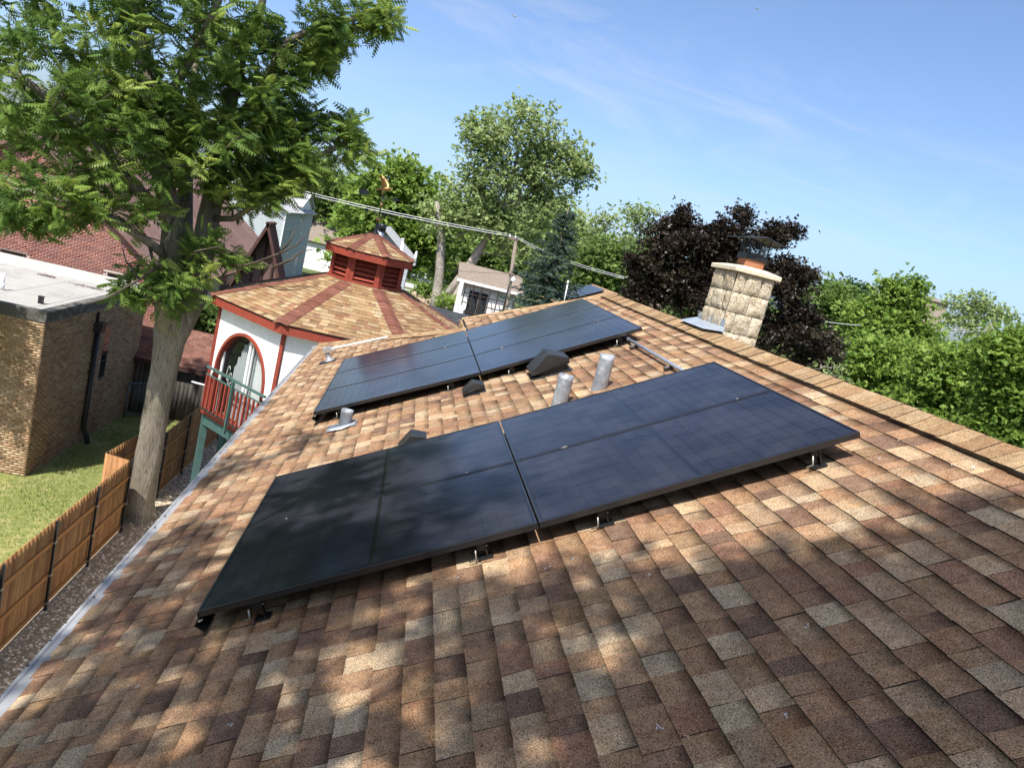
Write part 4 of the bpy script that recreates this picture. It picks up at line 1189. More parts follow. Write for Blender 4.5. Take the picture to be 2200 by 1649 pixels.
# steep dark gable porch beside it
gp = empty('gable_porch', (-6.3, 36, G), label='steep dark brown A-frame gable beside the long brown roof', cat='gable')
GY = 34.0; GA = at_y(583, 476, GY); GL_ = at_y(498, 640, GY); GR_ = at_y(606, 594, GY)
sl_ = (GA[2] - GR_[2]) / (GR_[0] - GA[0]); zb = -4.6; hwd = (GA[2] - zb) / sl_
c = MB(); c.add([(GA[0] - hwd + .15, GY, zb), (GA[0] + hwd - .15, GY, zb), (GA[0], GY, GA[2] - .15)], [(0, 1, 2)]); c.box((GA[0] - hwd + .15, GY + .01, G), (GA[0] + hwd - .15, GY + .85, zb)); c.build('gable_wall', MAT('dark_shakes', (.14, .09, .08), .9, .1, var=((6, (.19, .125, .11), .45, .65, (1, 1, 3)), (18, (.09, .055, .05), .5, .7))), gp)
c = MB()
for sgn in (1, -1):
    a = np.array([GA[0], GY - .7, GA[2]]); b = np.array([GA[0], GY + .9, GA[2]]); d_ = np.array([sgn * hwd, 0, -(GA[2] - zb)])
    c.plate([a, a + d_, b + d_, b] if sgn > 0 else [b, b + d_, a + d_, a], .13)
c.build('roof', MAT('dark_gable_roof', (.075, .04, .036), .9, .1, var=((8, (.11, .065, .055), .45, .7),)), gp)
c = MB()
for x in (-.45, 0, .45): c.box((GA[0] + x - .05, GY - .06, zb), (GA[0] + x + .05, GY - .005, GA[2] - .5 - abs(x) * sl_))
c.box((GA[0] - 1, GY - .07, zb + 1.2), (GA[0] + 1, GY - .004, zb + 1.3)); c.build('timber', MAT('dark_timber', (.045, .025, .022), .8), gp)

# ------------------------------------------------------------------ shed
sh_ = empty('shed', (-7.0, 25, G), label='dark wooden shed with a reddish brown shingle roof behind the trunk', cat='shed')
SY0, SY1 = 23.75, 26.6; SX0, SX1 = -9.3, -4.75; SEZ = -4.62; SRZ = -3.72
m_plank = MAT('weathered_dark_plank', attr='Col', rough=.9, spec=.12, var=((10, (.6, .58, .56), .45, .7, (6, 6, .7), 'MULTIPLY'),), bump=(30, .004, (4, 4, .4)))
c = MB(); c.box((SX0 + .03, SY0 + .03, G), (SX1 - .03, SY1 - .03, SEZ)); c.add([(SX1 - .03, SY0 + .03, SEZ), (SX1 - .03, SY1 - .03, SEZ), (SX1 - .03, (SY0 + SY1) / 2, SRZ - .05)], [(0, 1, 2)]); c.build('wall', MAT('shed_core', (.03, .026, .024), .9), sh_)
pl = []
rr_ = np.random.default_rng(5)
for (o, T, Nn, wid, gb) in (((SX0, SY0, 0), (1, 0, 0), (0, -1, 0), SX1 - SX0, 0), ((SX1, SY0, 0), (0, 1, 0), (1, 0, 0), SY1 - SY0, 1)):
    x = 0.0
    while x < wid - .02:
        b = min(x + .145, wid); c = np.array([.10, .088, .08]) * rr_.uniform(.7, 1.25); zt = SEZ if not gb else SEZ + (SRZ - SEZ - .06) * (1 - abs((x + b) / 2 - wid / 2) / (wid / 2))
        q = np.array([(x, G, .014), (b - .006, G, .014), (b - .006, zt, .014), (x, zt, .014), (x, G, 0), (b - .006, G, 0), (b - .006, zt, 0), (x, zt, 0)])
        V = np.array(o) + q[:, 0:1] * np.array(T, float) + q[:, 1:2] * np.array([0, 0, 1.]) + q[:, 2:3] * np.array(Nn, float)
        pl.append((V, np.array([(0, 1, 2, 3), (0, 4, 5, 1), (1, 5, 6, 2), (2, 6, 7, 3), (3, 7, 4, 0)]), np.tile(np.append(c, 1), (8, 1)))); x = b
emit(pl, 'plank', m_plank, sh_, 300, 'planks')
SP = np.array([(.17, .088, .07), (.15, .078, .062), (.19, .10, .08), (.165, .09, .074)])
ym = (SY0 + SY1) / 2; dy = ym - SY0 + .22; dz = (SRZ - SEZ) * dy / (ym - SY0); Ls = math.hypot(dy, dz); up = np.array([0, dy / Ls, dz / Ls]); nn = np.array([0, -dz / Ls, dy / Ls])
c = MB(); c.plate([(SX0 - .15, SY0 - .22, SRZ - dz), (SX1 + .18, SY0 - .22, SRZ - dz), (SX1 + .18, ym, SRZ), (SX0 - .15, ym, SRZ)], .07); c.plate([(SX0 - .15, ym, SRZ), (SX1 + .18, ym, SRZ), (SX1 + .18, SY1 + .22, SRZ - dz), (SX0 - .15, SY1 + .22, SRZ - dz)], .07); c.build('roof', MAT('shed_deck', (.06, .03, .026), .9), sh_)
st = shingle_field([(0, -(SX1 + .18)), (0, -(SX0 - .15)), (Ls, -(SX0 - .15)), (Ls, -(SX1 + .18))], np.column_stack([up, (-1, 0, 0), nn]), np.array([0, SY0 - .22, SRZ - dz]) + nn * .004, expo=.143, wmin=.29, wmax=.32, pal=SP, palw=np.ones(4), seed=77, shadow=1.0)
emit(st, 'shingle', m_shingle, sh_, 200, 'shingles')
c = MB(); c.box((SX0 - .16, SY0 - .25, SRZ - dz - .16), (SX1 + .19, SY0 - .22, SRZ - dz + .0)); c.build('fascia', MAT('shed_trim', (.05, .026, .024), .8), sh_)
# chain-link gate leaning in the gap
gt_ = empty('gate', (-7.9, 23.4, G), label='blue-grey metal gate frame between yellow wall and shed', cat='gate')
c = MB()
ga, gb_ = np.array([-7.85, 22.9, 0]), np.array([-7.35, 23.55, 0])
for z in (G + .1, G + 1.25): c.tube([ga + (0, 0, z), gb_ + (0, 0, z)], .022, 8)
for p_ in (ga, gb_): c.tube([p_ + (0, 0, G), p_ + (0, 0, G + 1.3)], .026, 8)
c.build('gate_frame', MAT('blue_steel', (.10, .13, .17), .5, .4, .3), gt_)
c = MB()
for i in range(14):
    t = i / 14
    c.tube([ga + (gb_ - ga) * t + (0, 0, G + .1), ga + (gb_ - ga) * min(1, t + .5) + (0, 0, G + .1 + 1.15 * min(1, (1 - t) / .5))], .004, 4); c.tube([ga + (gb_ - ga) * t + (0, 0, G + 1.25), ga + (gb_ - ga) * min(1, t + .5) + (0, 0, G + 1.25 - 1.15 * min(1, (1 - t) / .5))], .004, 4)
c.build('wire_mesh', MAT('wire', (.2, .22, .24), .5, .4, .5), gt_)

# ------------------------------------------------------------------ wooden fence
m_picket = MAT('cedar_picket', attr='Col', rough=.8, spec=.2, var=((14, (.72, .66, .60), .42, .7, (5, 5, .6), 'MULTIPLY'), (3, (.82, .8, .78), .45, .7, None, 'MULTIPLY')), bump=(40, .003, (4, 4, .5)))
m_fpost = MAT('fence_post_steel', (.022, .022, .024), .5, .4, .4)
fence = empty('fence', (-4.85, 12, G), label='tall orange-brown cedar plank fence along the gravel, stepping around the trunk', cat='fence')
FT = G + 1.85
path = [(-4.85, 5.0), (-4.85, 14.45), (-5.45, 14.62), (-5.30, 16.4), (-4.80, 16.9), (-4.68, 22.6)]
r_ = np.random.default_rng(31)
pk = []
posts = []
for (x0, y0), (x1, y1) in zip(path[:-1], path[1:]):
    a = np.array([x0, y0, 0.]); b = np.array([x1, y1, 0.]); L = np.linalg.norm(b - a); T = (b - a) / L; Nn = np.array([T[1], -T[0], 0]);
    t = 0.0
    while t < L - .02:
        e_ = min(t + .140, L); c = np.array([.36, .19, .078]) * r_.uniform(.72, 1.15) * np.array([1, r_.uniform(.93, 1.06), 1]); zt = FT + r_.normal(0, .002)
        jx = r_.normal(0, .001)
        q = np.array([(t, G + .05, .0 + jx), (e_ - .003, G + .05, jx), (e_ - .003, zt, jx), (t, zt, jx), (t, G + .05, -.018 + jx), (e_ - .003, G + .05, -.018 + jx), (e_ - .003, zt, -.018 + jx), (t, zt, -.018 + jx)])
        V = a + q[:, 0:1] * T + q[:, 1:2] * np.array([0, 0, 1.]) + q[:, 2:3] * Nn
        pk.append((V, np.array([(0, 1, 2, 3), (7, 6, 5, 4), (1, 5, 6, 2), (2, 6, 7, 3), (3, 7, 4, 0)]), np.tile(np.append(c, 1), (8, 1)))); t = e_
    for z in (G + .10, G + .70, G + 1.38):
        c = MB(); c.box((.0, .003, z), (L, .042, z + .088), (np.column_stack([T, Nn, (0, 0, 1)]), a)); ob = c.build('rail', MAT('cedar_rail', (.34, .165, .06), .8, .2, var=((6, (.25, .12, .045), .45, .7, (5, .5, 5)),)) if 'cedar_rail' not in D.materials else D.materials['cedar_rail'], fence)
    n_ = max(1, round(L / 1.86))
    for i in range(n_ + 1):
        p_ = a + T * (L * i / n_) + Nn * .055; posts.append(p_)
seen = []
for p_ in posts:
    if any(np.linalg.norm(p_ - s_) < .3 for s_ in seen): continue
    seen.append(p_)
    c = MB(); c.box((p_[0] - .018, p_[1] - .03, G), (p_[0] + .03, p_[1] + .03, FT + .03)); po = c.build('post', m_fpost, fence, bevel=.004)
    c = MB()
    for z in (G + .14, G + .74, G + 1.42): c.box((p_[0] - .022, p_[1] - .05, z), (p_[0] + .034, p_[1] + .05, z + .04))
    c.build('bracket', MAT('bracket_zinc', (.25, .24, .22), .45, .5, .7) if 'bracket_zinc' not in D.materials else D.materials['bracket_zinc'], po)
emit(pk, 'picket', m_picket, fence, 300, 'pickets')

# ------------------------------------------------------------------ gravel bed and lawn
c = MB(); c.add([(-4.98, 2, G + .006), (-.3, 2, G + .006), (-.3, 23, G + .006), (-4.98, 23, G + .006)], [(0, 1, 2, 3)])
tag(c.build('gravel_bed', MAT('gravel_base', (.34, .27, .19), .95, .1, var=((30, (.18, .14, .10), .45, .6), (60, (.5, .41, .30), .5, .65)), bump=(50, .02))), kind='structure')
N = 15000
pos = np.c_[r_.uniform(-4.80, -1.2, N), r_.uniform(6, 22, N), np.full(N, G + .012)]
oct_v = np.array([(1, 0, 0), (0, 1, 0), (-1, 0, 0), (0, -1, 0), (0, 0, .8), (0, 0, -.8)], float); oct_f = np.array([(0, 1, 4), (1, 2, 4), (2, 3, 4), (3, 0, 4)])
sc_ = r_.uniform(.014, .042, (N, 1, 1)) * r_.uniform(.7, 1.3, (N, 1, 3)); ang = r_.uniform(0, 6.28, N)
V = oct_v[None] * sc_; cx_, sx_ = np.cos(ang)[:, None], np.sin(ang)[:, None]
V = np.stack([V[..., 0] * cx_ - V[..., 1] * sx_, V[..., 0] * sx_ + V[..., 1] * cx_, V[..., 2]], -1) + pos[:, None]
Fq = (oct_f[None] + (np.arange(N) * 6)[:, None, None]).reshape(-1, 3)
cc = np.array([(.66, .54, .39), (.56, .43, .29), (.74, .65, .52), (.42, .32, .22)])[r_.integers(0, 4, N)] * r_.uniform(.8, 1.2, (N, 1))
col = np.repeat(np.c_[cc, np.ones(N)], 6, axis=0)
o = link('gravel', mesh_np('gravel', V.reshape(-1, 3), Fq, MAT('gravel_stone', attr='Col', rough=.9, spec=.15), col=col)); tag(o, 'tan pebble gravel strip between the fence and the house', 'gravel', kind='stuff')
N = 90000
x = r_.uniform(-13.5, -5.0, N); y = r_.uniform(8, 25, N); ok = ~((x < BX + .1) & (y > BY0 - .05)); x, y = x[ok], y[ok]; N = len(x)
pat = .5 + .5 * np.sin(x * 1.7 + np.sin(y * 1.3) * 1.4) * np.sin(y * 1.1 + x * .4)
h = r_.uniform(.02, .06, N) * (.6 + .9 * pat); a = r_.uniform(0, 6.28, N); wd = r_.uniform(.004, .010, N); ln = r_.normal(0, .025, (N, 2))
b0 = np.c_[x - np.cos(a) * wd, y - np.sin(a) * wd, np.full(N, G)]; b1 = np.c_[x + np.cos(a) * wd, y + np.sin(a) * wd, np.full(N, G)]; tp = np.c_[x + ln[:, 0], y + ln[:, 1], G + h]
V = np.stack([b0, b1, tp], 1).reshape(-1, 3)
m_grass = MAT('grass_blade', tint=((0, (.10, .16, .03)), (.5, (.19, .235, .06)), (1, (.34, .32, .13))), rough=.7, spec=.2, trans=.3)
o = link('grass', mesh_np('grass', V, np.arange(3 * N).reshape(-1, 3), m_grass, tint=np.clip(.80 - .85 * pat + r_.normal(0, .2, N), 0, 1))); tag(o, 'patchy sunlit lawn beside the yellow brick wall', 'grass', kind='stuff')
c = MB(); c.add([(-14, 6, G + .003), (-4.9, 6, G + .003), (-4.9, 25, G + .003), (-14, 25, G + .003)], [(0, 1, 2, 3)]); tag(c.build('lawn', MAT('lawn_soil', (.18, .20, .06), .95, .1, var=((1.1, (.29, .26, .11), .45, .62), (7, (.12, .15, .045), .45, .65), (40, (.24, .24, .10), .5, .7)))), kind='structure')
# ------------------------------------------------------------------ trees
def rot_frames(dirs, roll, r):
    """(M,3,3) frames whose x axis follows dirs, z up-ish, with a roll"""
    x = dirs / (np.linalg.norm(dirs, axis=1, keepdims=True) + 1e-9)
    up = np.tile(np.array([0, 0, 1.0]), (len(x), 1)); up[np.abs(x[:, 2]) > .97] = (1, 0, 0)
    y = np.cross(up, x); y /= np.linalg.norm(y, axis=1, keepdims=True); z = np.cross(x, y)
    c, s = np.cos(roll)[:, None], np.sin(roll)[:, None]
    y2, z2 = y * c + z * s, -y * s + z * c
    return np.stack([x, y2, z2], -1)


def scatter(tv_, tf_, frames, pos, scale):
    M = len(pos); k = len(tv_)
    V = np.einsum('mij,kj->mki', frames, tv_) * scale[:, None, None] + pos[:, None]
    Fq = (tf_[None] + (np.arange(M) * k)[:, None, None]).reshape(-1, tf_.shape[1])
    return V.reshape(-1, 3), Fq


def frond(nl=7, L=1.0, ll=.33, lw=.145, droop=.45):
    """pinnate leaf along +x: rachis and paired drooping leaflets; unit length"""
    V = []; Fq = []
    def P(t): return np.array([t * L, 0, -droop * t * t * .6])
    for a, b in ((0, .5), (.5, 1.0)):
        p, q = P(a), P(b); i = len(V); V += [p + (0, .006, 0), p - (0, .006, 0), q - (0, .004, 0), q + (0, .004, 0)]; Fq.append((i, i + 1, i + 2, i + 3))
    for k in range(nl):
        t = .16 + .80 * k / (nl - 1); s_ = math.sin(math.pi * (.18 + .72 * (k / (nl - 1)))) ** .6
        for sg in (-1, 1):
            p = P(t); d = np.array([.30, sg * .80, -.52]); d /= np.linalg.norm(d); wv = np.cross(d, (0, 0, 1.)); wv /= np.linalg.norm(wv)
            e = p + d * ll * s_; m1 = p + d * ll * s_ * .38; i = len(V)
            V += [p, m1 + wv * lw * .5 * s_, e + np.array([0, 0, -.02]), m1 - wv * lw * .5 * s_]; Fq.append((i, i + 1, i + 2, i + 3))
    return np.array(V), np.array(Fq)


def leaf_spray(n=5, seed=0, size=.5):
    """small spray of broad leaves around +x"""
    r = np.random.default_rng(seed); V = []; Fq = []
    for k in range(n):
        d = np.array([r.uniform(.1, 1), r.normal(0, .6), r.normal(-.1, .35)]); d /= np.linalg.norm(d); p = np.array([r.uniform(0, .5), r.normal(0, .12), r.normal(0, .12)])
        w = np.cross(d, np.array([r.normal(0, .4), r.normal(0, .4), 1.])); w /= np.linalg.norm(w); l = size * r.uniform(.7, 1.2)
        i = len(V); nn = np.cross(w, d) * .10 * l
        V += [p, p + d * l * .5 + w * l * .42 + nn, p + d * l, p + d * l * .5 - w * l * .42 + nn]; Fq.append((i, i + 1, i + 2, i + 3))
    return np.array(V), np.array(Fq)


def grow(trunk, attract, r, step=.5, wander=.16, up_bias=.25, leaf_r=.007, pw=2.3):
    """trunk: list of (points, parent_index or None); returns nodes, parent, radius"""
    pos = []; par = []
    for pts, link_ in trunk:
        prev = link_
        for p in pts:
            pos.append(np.asarray(p, float)); par.append(-1 if prev is None else prev); prev = len(pos) - 1
    nb = len(pos)
    A = np.array(attract); P = np.array(pos)
    dist = np.min(np.linalg.norm(A[:, None] - P[None], axis=2), axis=1)
    cap = len(pos) + int(np.sum(np.ceil(dist / step)) * 2 + 10 * len(A)) + 50
    buf = np.zeros((cap, 3)); buf[:nb] = P; n = nb; parent = list(par); tips = []
    for i in np.argsort(dist):
        a = A[i]; d = np.linalg.norm(buf[:n] - a, axis=1) + .35 * np.maximum(0, buf[:n, 2] - a[2] + .1)
        j = int(np.argmin(d)); p = buf[j]; L = np.linalg.norm(a - p); k = max(1, int(math.ceil(L / step)))
        bend = np.array([0, 0, up_bias * L * .5]) + r.normal(0, wander, 3) * L * .5
        prev = j
        for q in range(1, k + 1):
            t = q / k; pt = p + (a - p) * t + bend * t * (1 - t) + (r.normal(0, wander * .22 * step, 3) if q < k else 0)
            buf[n] = pt; parent.append(prev); prev = n; n += 1
        tips.append(prev)
    P = buf[:n]; parent = np.array(parent); acc = np.zeros(n); acc[tips] += leaf_r ** pw
    for i in range(n - 1, -1, -1):
        if acc[i] == 0: acc[i] = leaf_r ** pw
        if parent[i] >= 0: acc[parent[i]] += acc[i]
    return P, parent, acc ** (1 / pw), np.array(tips), nb


def edges_mesh(P, parent, rad_, sel, sides=5):
    idx = np.array([i for i in sel if parent[i] >= 0]); a = P[parent[idx]]; b = P[idx]; d = b - a; L = np.linalg.norm(d, axis=1, keepdims=True) + 1e-9; d = d / L
    up = np.tile(np.array([.13, .21, .97]), (len(d), 1)); e1 = np.cross(d, up); e1 /= np.linalg.norm(e1, axis=1, keepdims=True) + 1e-9; e2 = np.cross(d, e1)
    ra = np.minimum(rad_[parent[idx]], rad_[idx] * 1.6)[:, None, None]; rb = rad_[idx][:, None, None]
    an = 2 * np.pi * np.arange(sides) / sides; ring = np.cos(an)[None, :, None] * e1[:, None] + np.sin(an)[None, :, None] * e2[:, None]
    V = np.concatenate([a[:, None] + ring * ra, (b + d * .02)[:, None] + ring * rb], 1); k = np.arange(sides); q = np.stack([k, (k + 1) % sides, sides + (k + 1) % sides, sides + k], 1)
    return V.reshape(-1, 3), (q[None] + (np.arange(len(idx)) * 2 * sides)[:, None, None]).reshape(-1, 4)


def ell_points(c, rad3, n, r, shell=.35):
    u = r.normal(0, 1, (n, 3)); u /= np.linalg.norm(u, axis=1, keepdims=True); q = r.uniform(shell, 1, (n, 1)) ** .5
    return np.asarray(c) + u * q * np.asarray(rad3)


m_bark = MAT('bark_smooth', (.20, .175, .135), .9, .15, var=((3, (.27, .24, .19), .42, .62, (1, 1, .25)), (14, (.11, .095, .07), .5, .68, (2, 2, .35)), (1.1, (.15, .13, .10), .5, .7)), bump=(16, .03, (2, 2, .3)))
m_twig = MAT('twig', (.085, .07, .055), .9, .1)
m_bark_d = MAT('bark_grey', (.17, .15, .125), .95, .1, var=((7, (.09, .08, .065), .45, .62, (2, 2, .3)), (2, (.24, .215, .18), .5, .7)), bump=(10, .06, (2, 2, .25)))
m_frond = MAT('tree_of_heaven_leaf', tint=((0, (.07, .13, .028)), (.4, (.14, .225, .045)), (.7, (.21, .30, .06)), (1, (.33, .40, .09))), rough=.5, spec=.22, trans=.45)

# ---- the big tree beside the fence
rt = np.random.default_rng(17)
TYD = 15.4


def tp(x, y, Y=TYD): return at_y(x, y, Y)


hero = empty('tree', (-4.62, 15.3, G), label='big leafy tree with a smooth pale trunk rising beside the cedar fence', cat='tree')
tr_pts = [tp(292, 1122), tp(297, 1080), tp(313, 1010), tp(326, 940), tp(336, 880), tp(350, 810), tp(360, 760), tp(368, 720), tp(376, 690)]
tr_pts[0][2] = G - .05
tr_rad = [.40, .35, .32, .30, .29, .30, .33, .38, .42]
limbs = [
    ([tp(366, 640, 15.2), tp(368, 560, 15.1), tp(372, 480, 15.0), tp(352, 390, 14.9), tp(338, 320, 14.9), tp(330, 240, 14.9), tp(310, 150, 15.0), tp(300, 40, 15.0), tp(290, -120, 15.0), tp(300, -260, 15)], [.36, .28, .24, .22, .20, .17, .14, .11, .08, .05]),
    ([tp(412, 640, 15.6), tp(432, 560, 15.7), tp(448, 470, 15.8), tp(464, 390, 15.9), tp(480, 310, 16.0), tp(495, 220, 16.1), tp(520, 120, 16.2), tp(560, 20, 16.3), tp(590, -120, 16.3)], [.34, .28, .26, .22, .19, .16, .12, .09, .06]),
    ([tp(392, 620, 15.9), tp(396, 520, 16.2), tp(398, 430, 16.4), tp(402, 330, 16.6), tp(412, 240, 16.8), tp(420, 130, 17.0), tp(430, -60, 17.2)], [.24, .20, .18, .15, .12, .09, .06]),
]
sub = [
    (0, 2, [tp(330, 440, 14.7), tp(270, 380, 14.4), tp(200, 300, 14.2), tp(130, 230, 14.0), tp(50, 170, 13.8), tp(-60, 120, 13.6)], [.14, .13, .115, .10, .08, .05]),
    (0, 3, [tp(300, 330, 15.6), tp(220, 230, 15.9), tp(150, 120, 16.0), tp(80, 20, 16.2), tp(20, -100, 16.2)], [.11, .10, .085, .07, .04]),
    (0, 1, [tp(320, 520, 14.4), tp(240, 470, 14.0), tp(150, 440, 13.8), tp(60, 410, 13.6), tp(-40, 400, 13.5)], [.10, .085, .07, .055, .035]),
    (1, 3, [tp(520, 370, 15.6), tp(590, 350, 15.3), tp(660, 345, 15.1), tp(730, 315, 15.0), tp(785, 285, 15.0)], [.10, .085, .07, .05, .025]),
    (1, 4, [tp(520, 250, 15.5), tp(570, 170, 15.2), tp(620, 90, 15.0), tp(690, 50, 14.9), tp(770, 40, 14.8), tp(835, 35, 14.8)], [.11, .10, .085, .07, .045, .02]),
    (1, 2, [tp(500, 470, 15.2), tp(550, 440, 14.9), tp(600, 420, 14.8), tp(650, 415, 14.8)], [.07, .055, .04, .02]),
    (0, 5, [tp(380, 180, 14.4), tp(430, 90, 14.2), tp(470, 0, 14.0), tp(500, -100, 14.0)], [.10, .085, .07, .04]),
]
trunk_paths = [(tr_pts, None)]
base_i = len(tr_pts) - 1; off = [0]; cnt = len(tr_pts); starts = []
for pts, rd in limbs:
    trunk_paths.append((pts, base_i)); starts.append(cnt); cnt += len(pts)
for li, pi, pts, rd in sub:
    trunk_paths.append((pts, starts[li] + pi)); cnt += len(pts)
# crown volumes: pixel centre, pixel radii, depth, depth radius, count
vols = [(140, 120, 240, 170, 14.6, 2.0, 88), (400, 130, 210, 170, 15.2, 2.2, 95), (230, 300, 250, 110, 14.8, 2.0, 78), (560, 170, 105, 150, 15.4, 1.6, 46),
        (430, 300, 150, 90, 15.0, 1.6, 34), (655, 335, 95, 55, 15.1, .8, 30), (760, 290, 42, 36, 15.0, .4, 12), (700, 60, 60, 45, 14.9, .7, 18), (800, 35, 55, 28, 14.8, .4, 14), (690, 120, 70, 40, 15.1, .6, 13),
        (590, 400, 85, 26, 15.0, .6, 18), (90, 420, 120, 60, 13.9, 1.2, 36), (500, 400, 90, 60, 15.4, 1.0, 22), (630, 250, 60, 50, 15.3, .7, 15), (325, 590, 50, 45, 14.4, .4, 7), (450, 555, 55, 50, 14.7, .4, 10), (365, 640, 55, 40, 14.3, .3, 8), (400, 570, 45, 50, 14.4, .3, 5), (270, 460, 120, 35, 14.3, .9, 14),
        (300, -250, 420, 230, 15.2, 3.0, 170), (290, 610, 30, 25, 14.2, .3, 4)]
att = []
for (x, y, rx, ry, Y, rd_, n_) in vols:
    c = at_y(x, y, Y); s_ = (Y - CAM[1]) / F_PX * 1.02
    q = ell_points((0, 0, 0), (1, 1, 1), n_, rt, .15)
    right, up = RC[0], -RC[1]
    att += [c + right * p_[0] * rx * s_ + up * p_[1] * ry * s_ + np.array([0, 1, 0]) * p_[2] * rd_ for p_ in q]
P, par_, rd_, tips, nb = grow(trunk_paths, att, rt, step=.42, wander=.30, up_bias=.15, leaf_r=.0085, pw=2.25)
tk = MB(); S = 26
vs = []
allp = tr_pts; fine = []; fr_ = []
for i in range(len(allp) - 1):
    for t in np.linspace(0, 1, 6, endpoint=False): fine.append(allp[i] * (1 - t) + allp[i + 1] * t); fr_.append(tr_rad[i] * (1 - t) + tr_rad[i + 1] * t)
fine.append(allp[-1] + (0, 0, .25)); fr_.append(.34)
for j, (p, q) in enumerate(zip(fine, fr_)):
    for k in range(S):
        a = 2 * math.pi * k / S
        bump_ = 1 + .05 * math.sin(3 * a + j * .10) + .035 * math.sin(5 * a - j * .21 + 1) + .02 * math.sin(j * .9 + 2 * a) + (.25 * max(0, 1 - j / 7.0) * max(0, math.sin(2.5 * a + .6)) if j < 7 else 0)
        vs.append((p[0] + q * bump_ * math.cos(a), p[1] + q * bump_ * math.sin(a), p[2]))
fs = [(j * S + k, j * S + (k + 1) % S, (j + 1) * S + (k + 1) % S, (j + 1) * S + k) for j in range(len(fine) - 1) for k in range(S)] + [tuple((len(fine) - 1) * S + k for k in range(S))]
tk.add(vs, fs, True)
for pts, rds in limbs:
    tk.tube([tr_pts[-1] - (0, 0, .25)] + pts, [rds[0] * 1.1] + rds, 12)
for li, pi, pts, rds in sub:
    tk.tube([limbs[li][0][pi]] + pts, [rds[0] * 1.15] + rds, 9)
tk.build('trunk', m_bark, hero)
V, Fq = edges_mesh(P, par_, np.minimum(rd_, .09), range(nb, len(P)), 5)
link('branches', mesh_np('branches', V, Fq, m_twig), hero)
# dead bare branches
db = MB()
for pts in ([(470, 560, 14.9), (520, 572, 14.4), (560, 560, 14.1), (585, 575, 13.9), (630, 555, 13.7), (655, 560, 13.6)], [(560, 560, 14.1), (600, 545, 13.9), (640, 525, 13.8), (660, 500, 13.8)], [(585, 575, 13.9), (620, 560, 13.8), (650, 540, 13.8), (675, 535, 13.7)], [(600, 545, 13.9), (625, 515, 13.9), (635, 490, 13.9)], [(360, 560, 14.4), (300, 600, 13.8), (230, 640, 13.3), (180, 655, 13.0)], [(300, 600, 13.8), (270, 560, 13.7), (260, 520, 13.7)], [(395, 420, 14.6), (350, 520, 14.0), (290, 500, 13.8), (270, 460, 13.7)], [(380, 600, 14.9), (420, 540, 14.3), (470, 530, 14.1), (500, 505, 14.0)]):
    q = [at_y(*p_) for p_ in pts]; db.tube(q, list(np.linspace(.032, .007, len(q))), 6)
db.build('bare_branch', m_twig, hero)


def frond_crown(tips_pos, out_dir, r, per, size, name, parent, mat):
    V0, F0 = frond()
    M = len(tips_pos) * per; idx = np.repeat(np.arange(len(tips_pos)), per)
    az = r.uniform(0, 2 * np.pi, M); el = r.normal(.05, .5, M)
    d = np.c_[np.cos(az) * np.cos(el), np.sin(az) * np.cos(el), np.sin(el)] + out_dir[idx] * .55
    fr = rot_frames(d, r.normal(0, .55, M), r); pos_ = tips_pos[idx] + r.normal(0, .12, (M, 3)); sc = r.uniform(.5, 1.25, M) * size
    V, Fq = scatter(V0, F0, fr, pos_, sc)
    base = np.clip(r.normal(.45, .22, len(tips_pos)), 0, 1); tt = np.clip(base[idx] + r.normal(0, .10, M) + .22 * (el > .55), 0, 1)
    return link(name, mesh_np(name, V, Fq, mat, tint=np.repeat(tt, len(F0))), parent)


tpz = P[tips]; ctr = tpz.mean(0); od = tpz - P[par_[par_[tips]]]; od /= np.linalg.norm(od, axis=1, keepdims=True) + 1e-9
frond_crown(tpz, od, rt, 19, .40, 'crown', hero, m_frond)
# leafy shoots at the fork
# ---- trees out of the picture whose shade falls on the near roof and the yellow wall
def shade_tree(base, blobs, label, seed, per, size, top_pts):
    """blobs: (x,y,z, n, spread): leaf cluster centres"""
    r = np.random.default_rng(seed); e = empty('tree', base, label=label, cat='tree')
    at_ = []
    for (x, y, z, n_, sp) in blobs: at_ += list(np.array([x, y, z]) + r.normal(0, sp, (n_, 3)) * np.array([1, 1, .8]))
    pts = [np.asarray(base, float) - (0, 0, .1)] + [np.asarray(p, float) for p in top_pts]
    P_, pa, rr_, tp_, nb_ = grow([(pts, None)], at_, r, step=.6, wander=.25, up_bias=.2, leaf_r=.009, pw=2.3)
    t = MB(); t.tube(pts, list(np.linspace(.36, .10, len(pts))), 14); t.build('trunk', m_bark, e)
    V, Fq = edges_mesh(P_, pa, np.minimum(rr_, .10), range(nb_, len(P_)), 5); link('branches', mesh_np('branches', V, Fq, m_twig), e)
    q = P_[tp_]; o_ = q - P_[pa[tp_]]; o_ /= np.linalg.norm(o_, axis=1, keepdims=True) + 1e-9
    frond_crown(q, o_, r, per, size, 'crown', e, m_frond)
    return e


def over(u, v, t):                         # crown point whose shadow falls on roof (u, v)
    return W(u, v, ROOF_N) + SUN * t


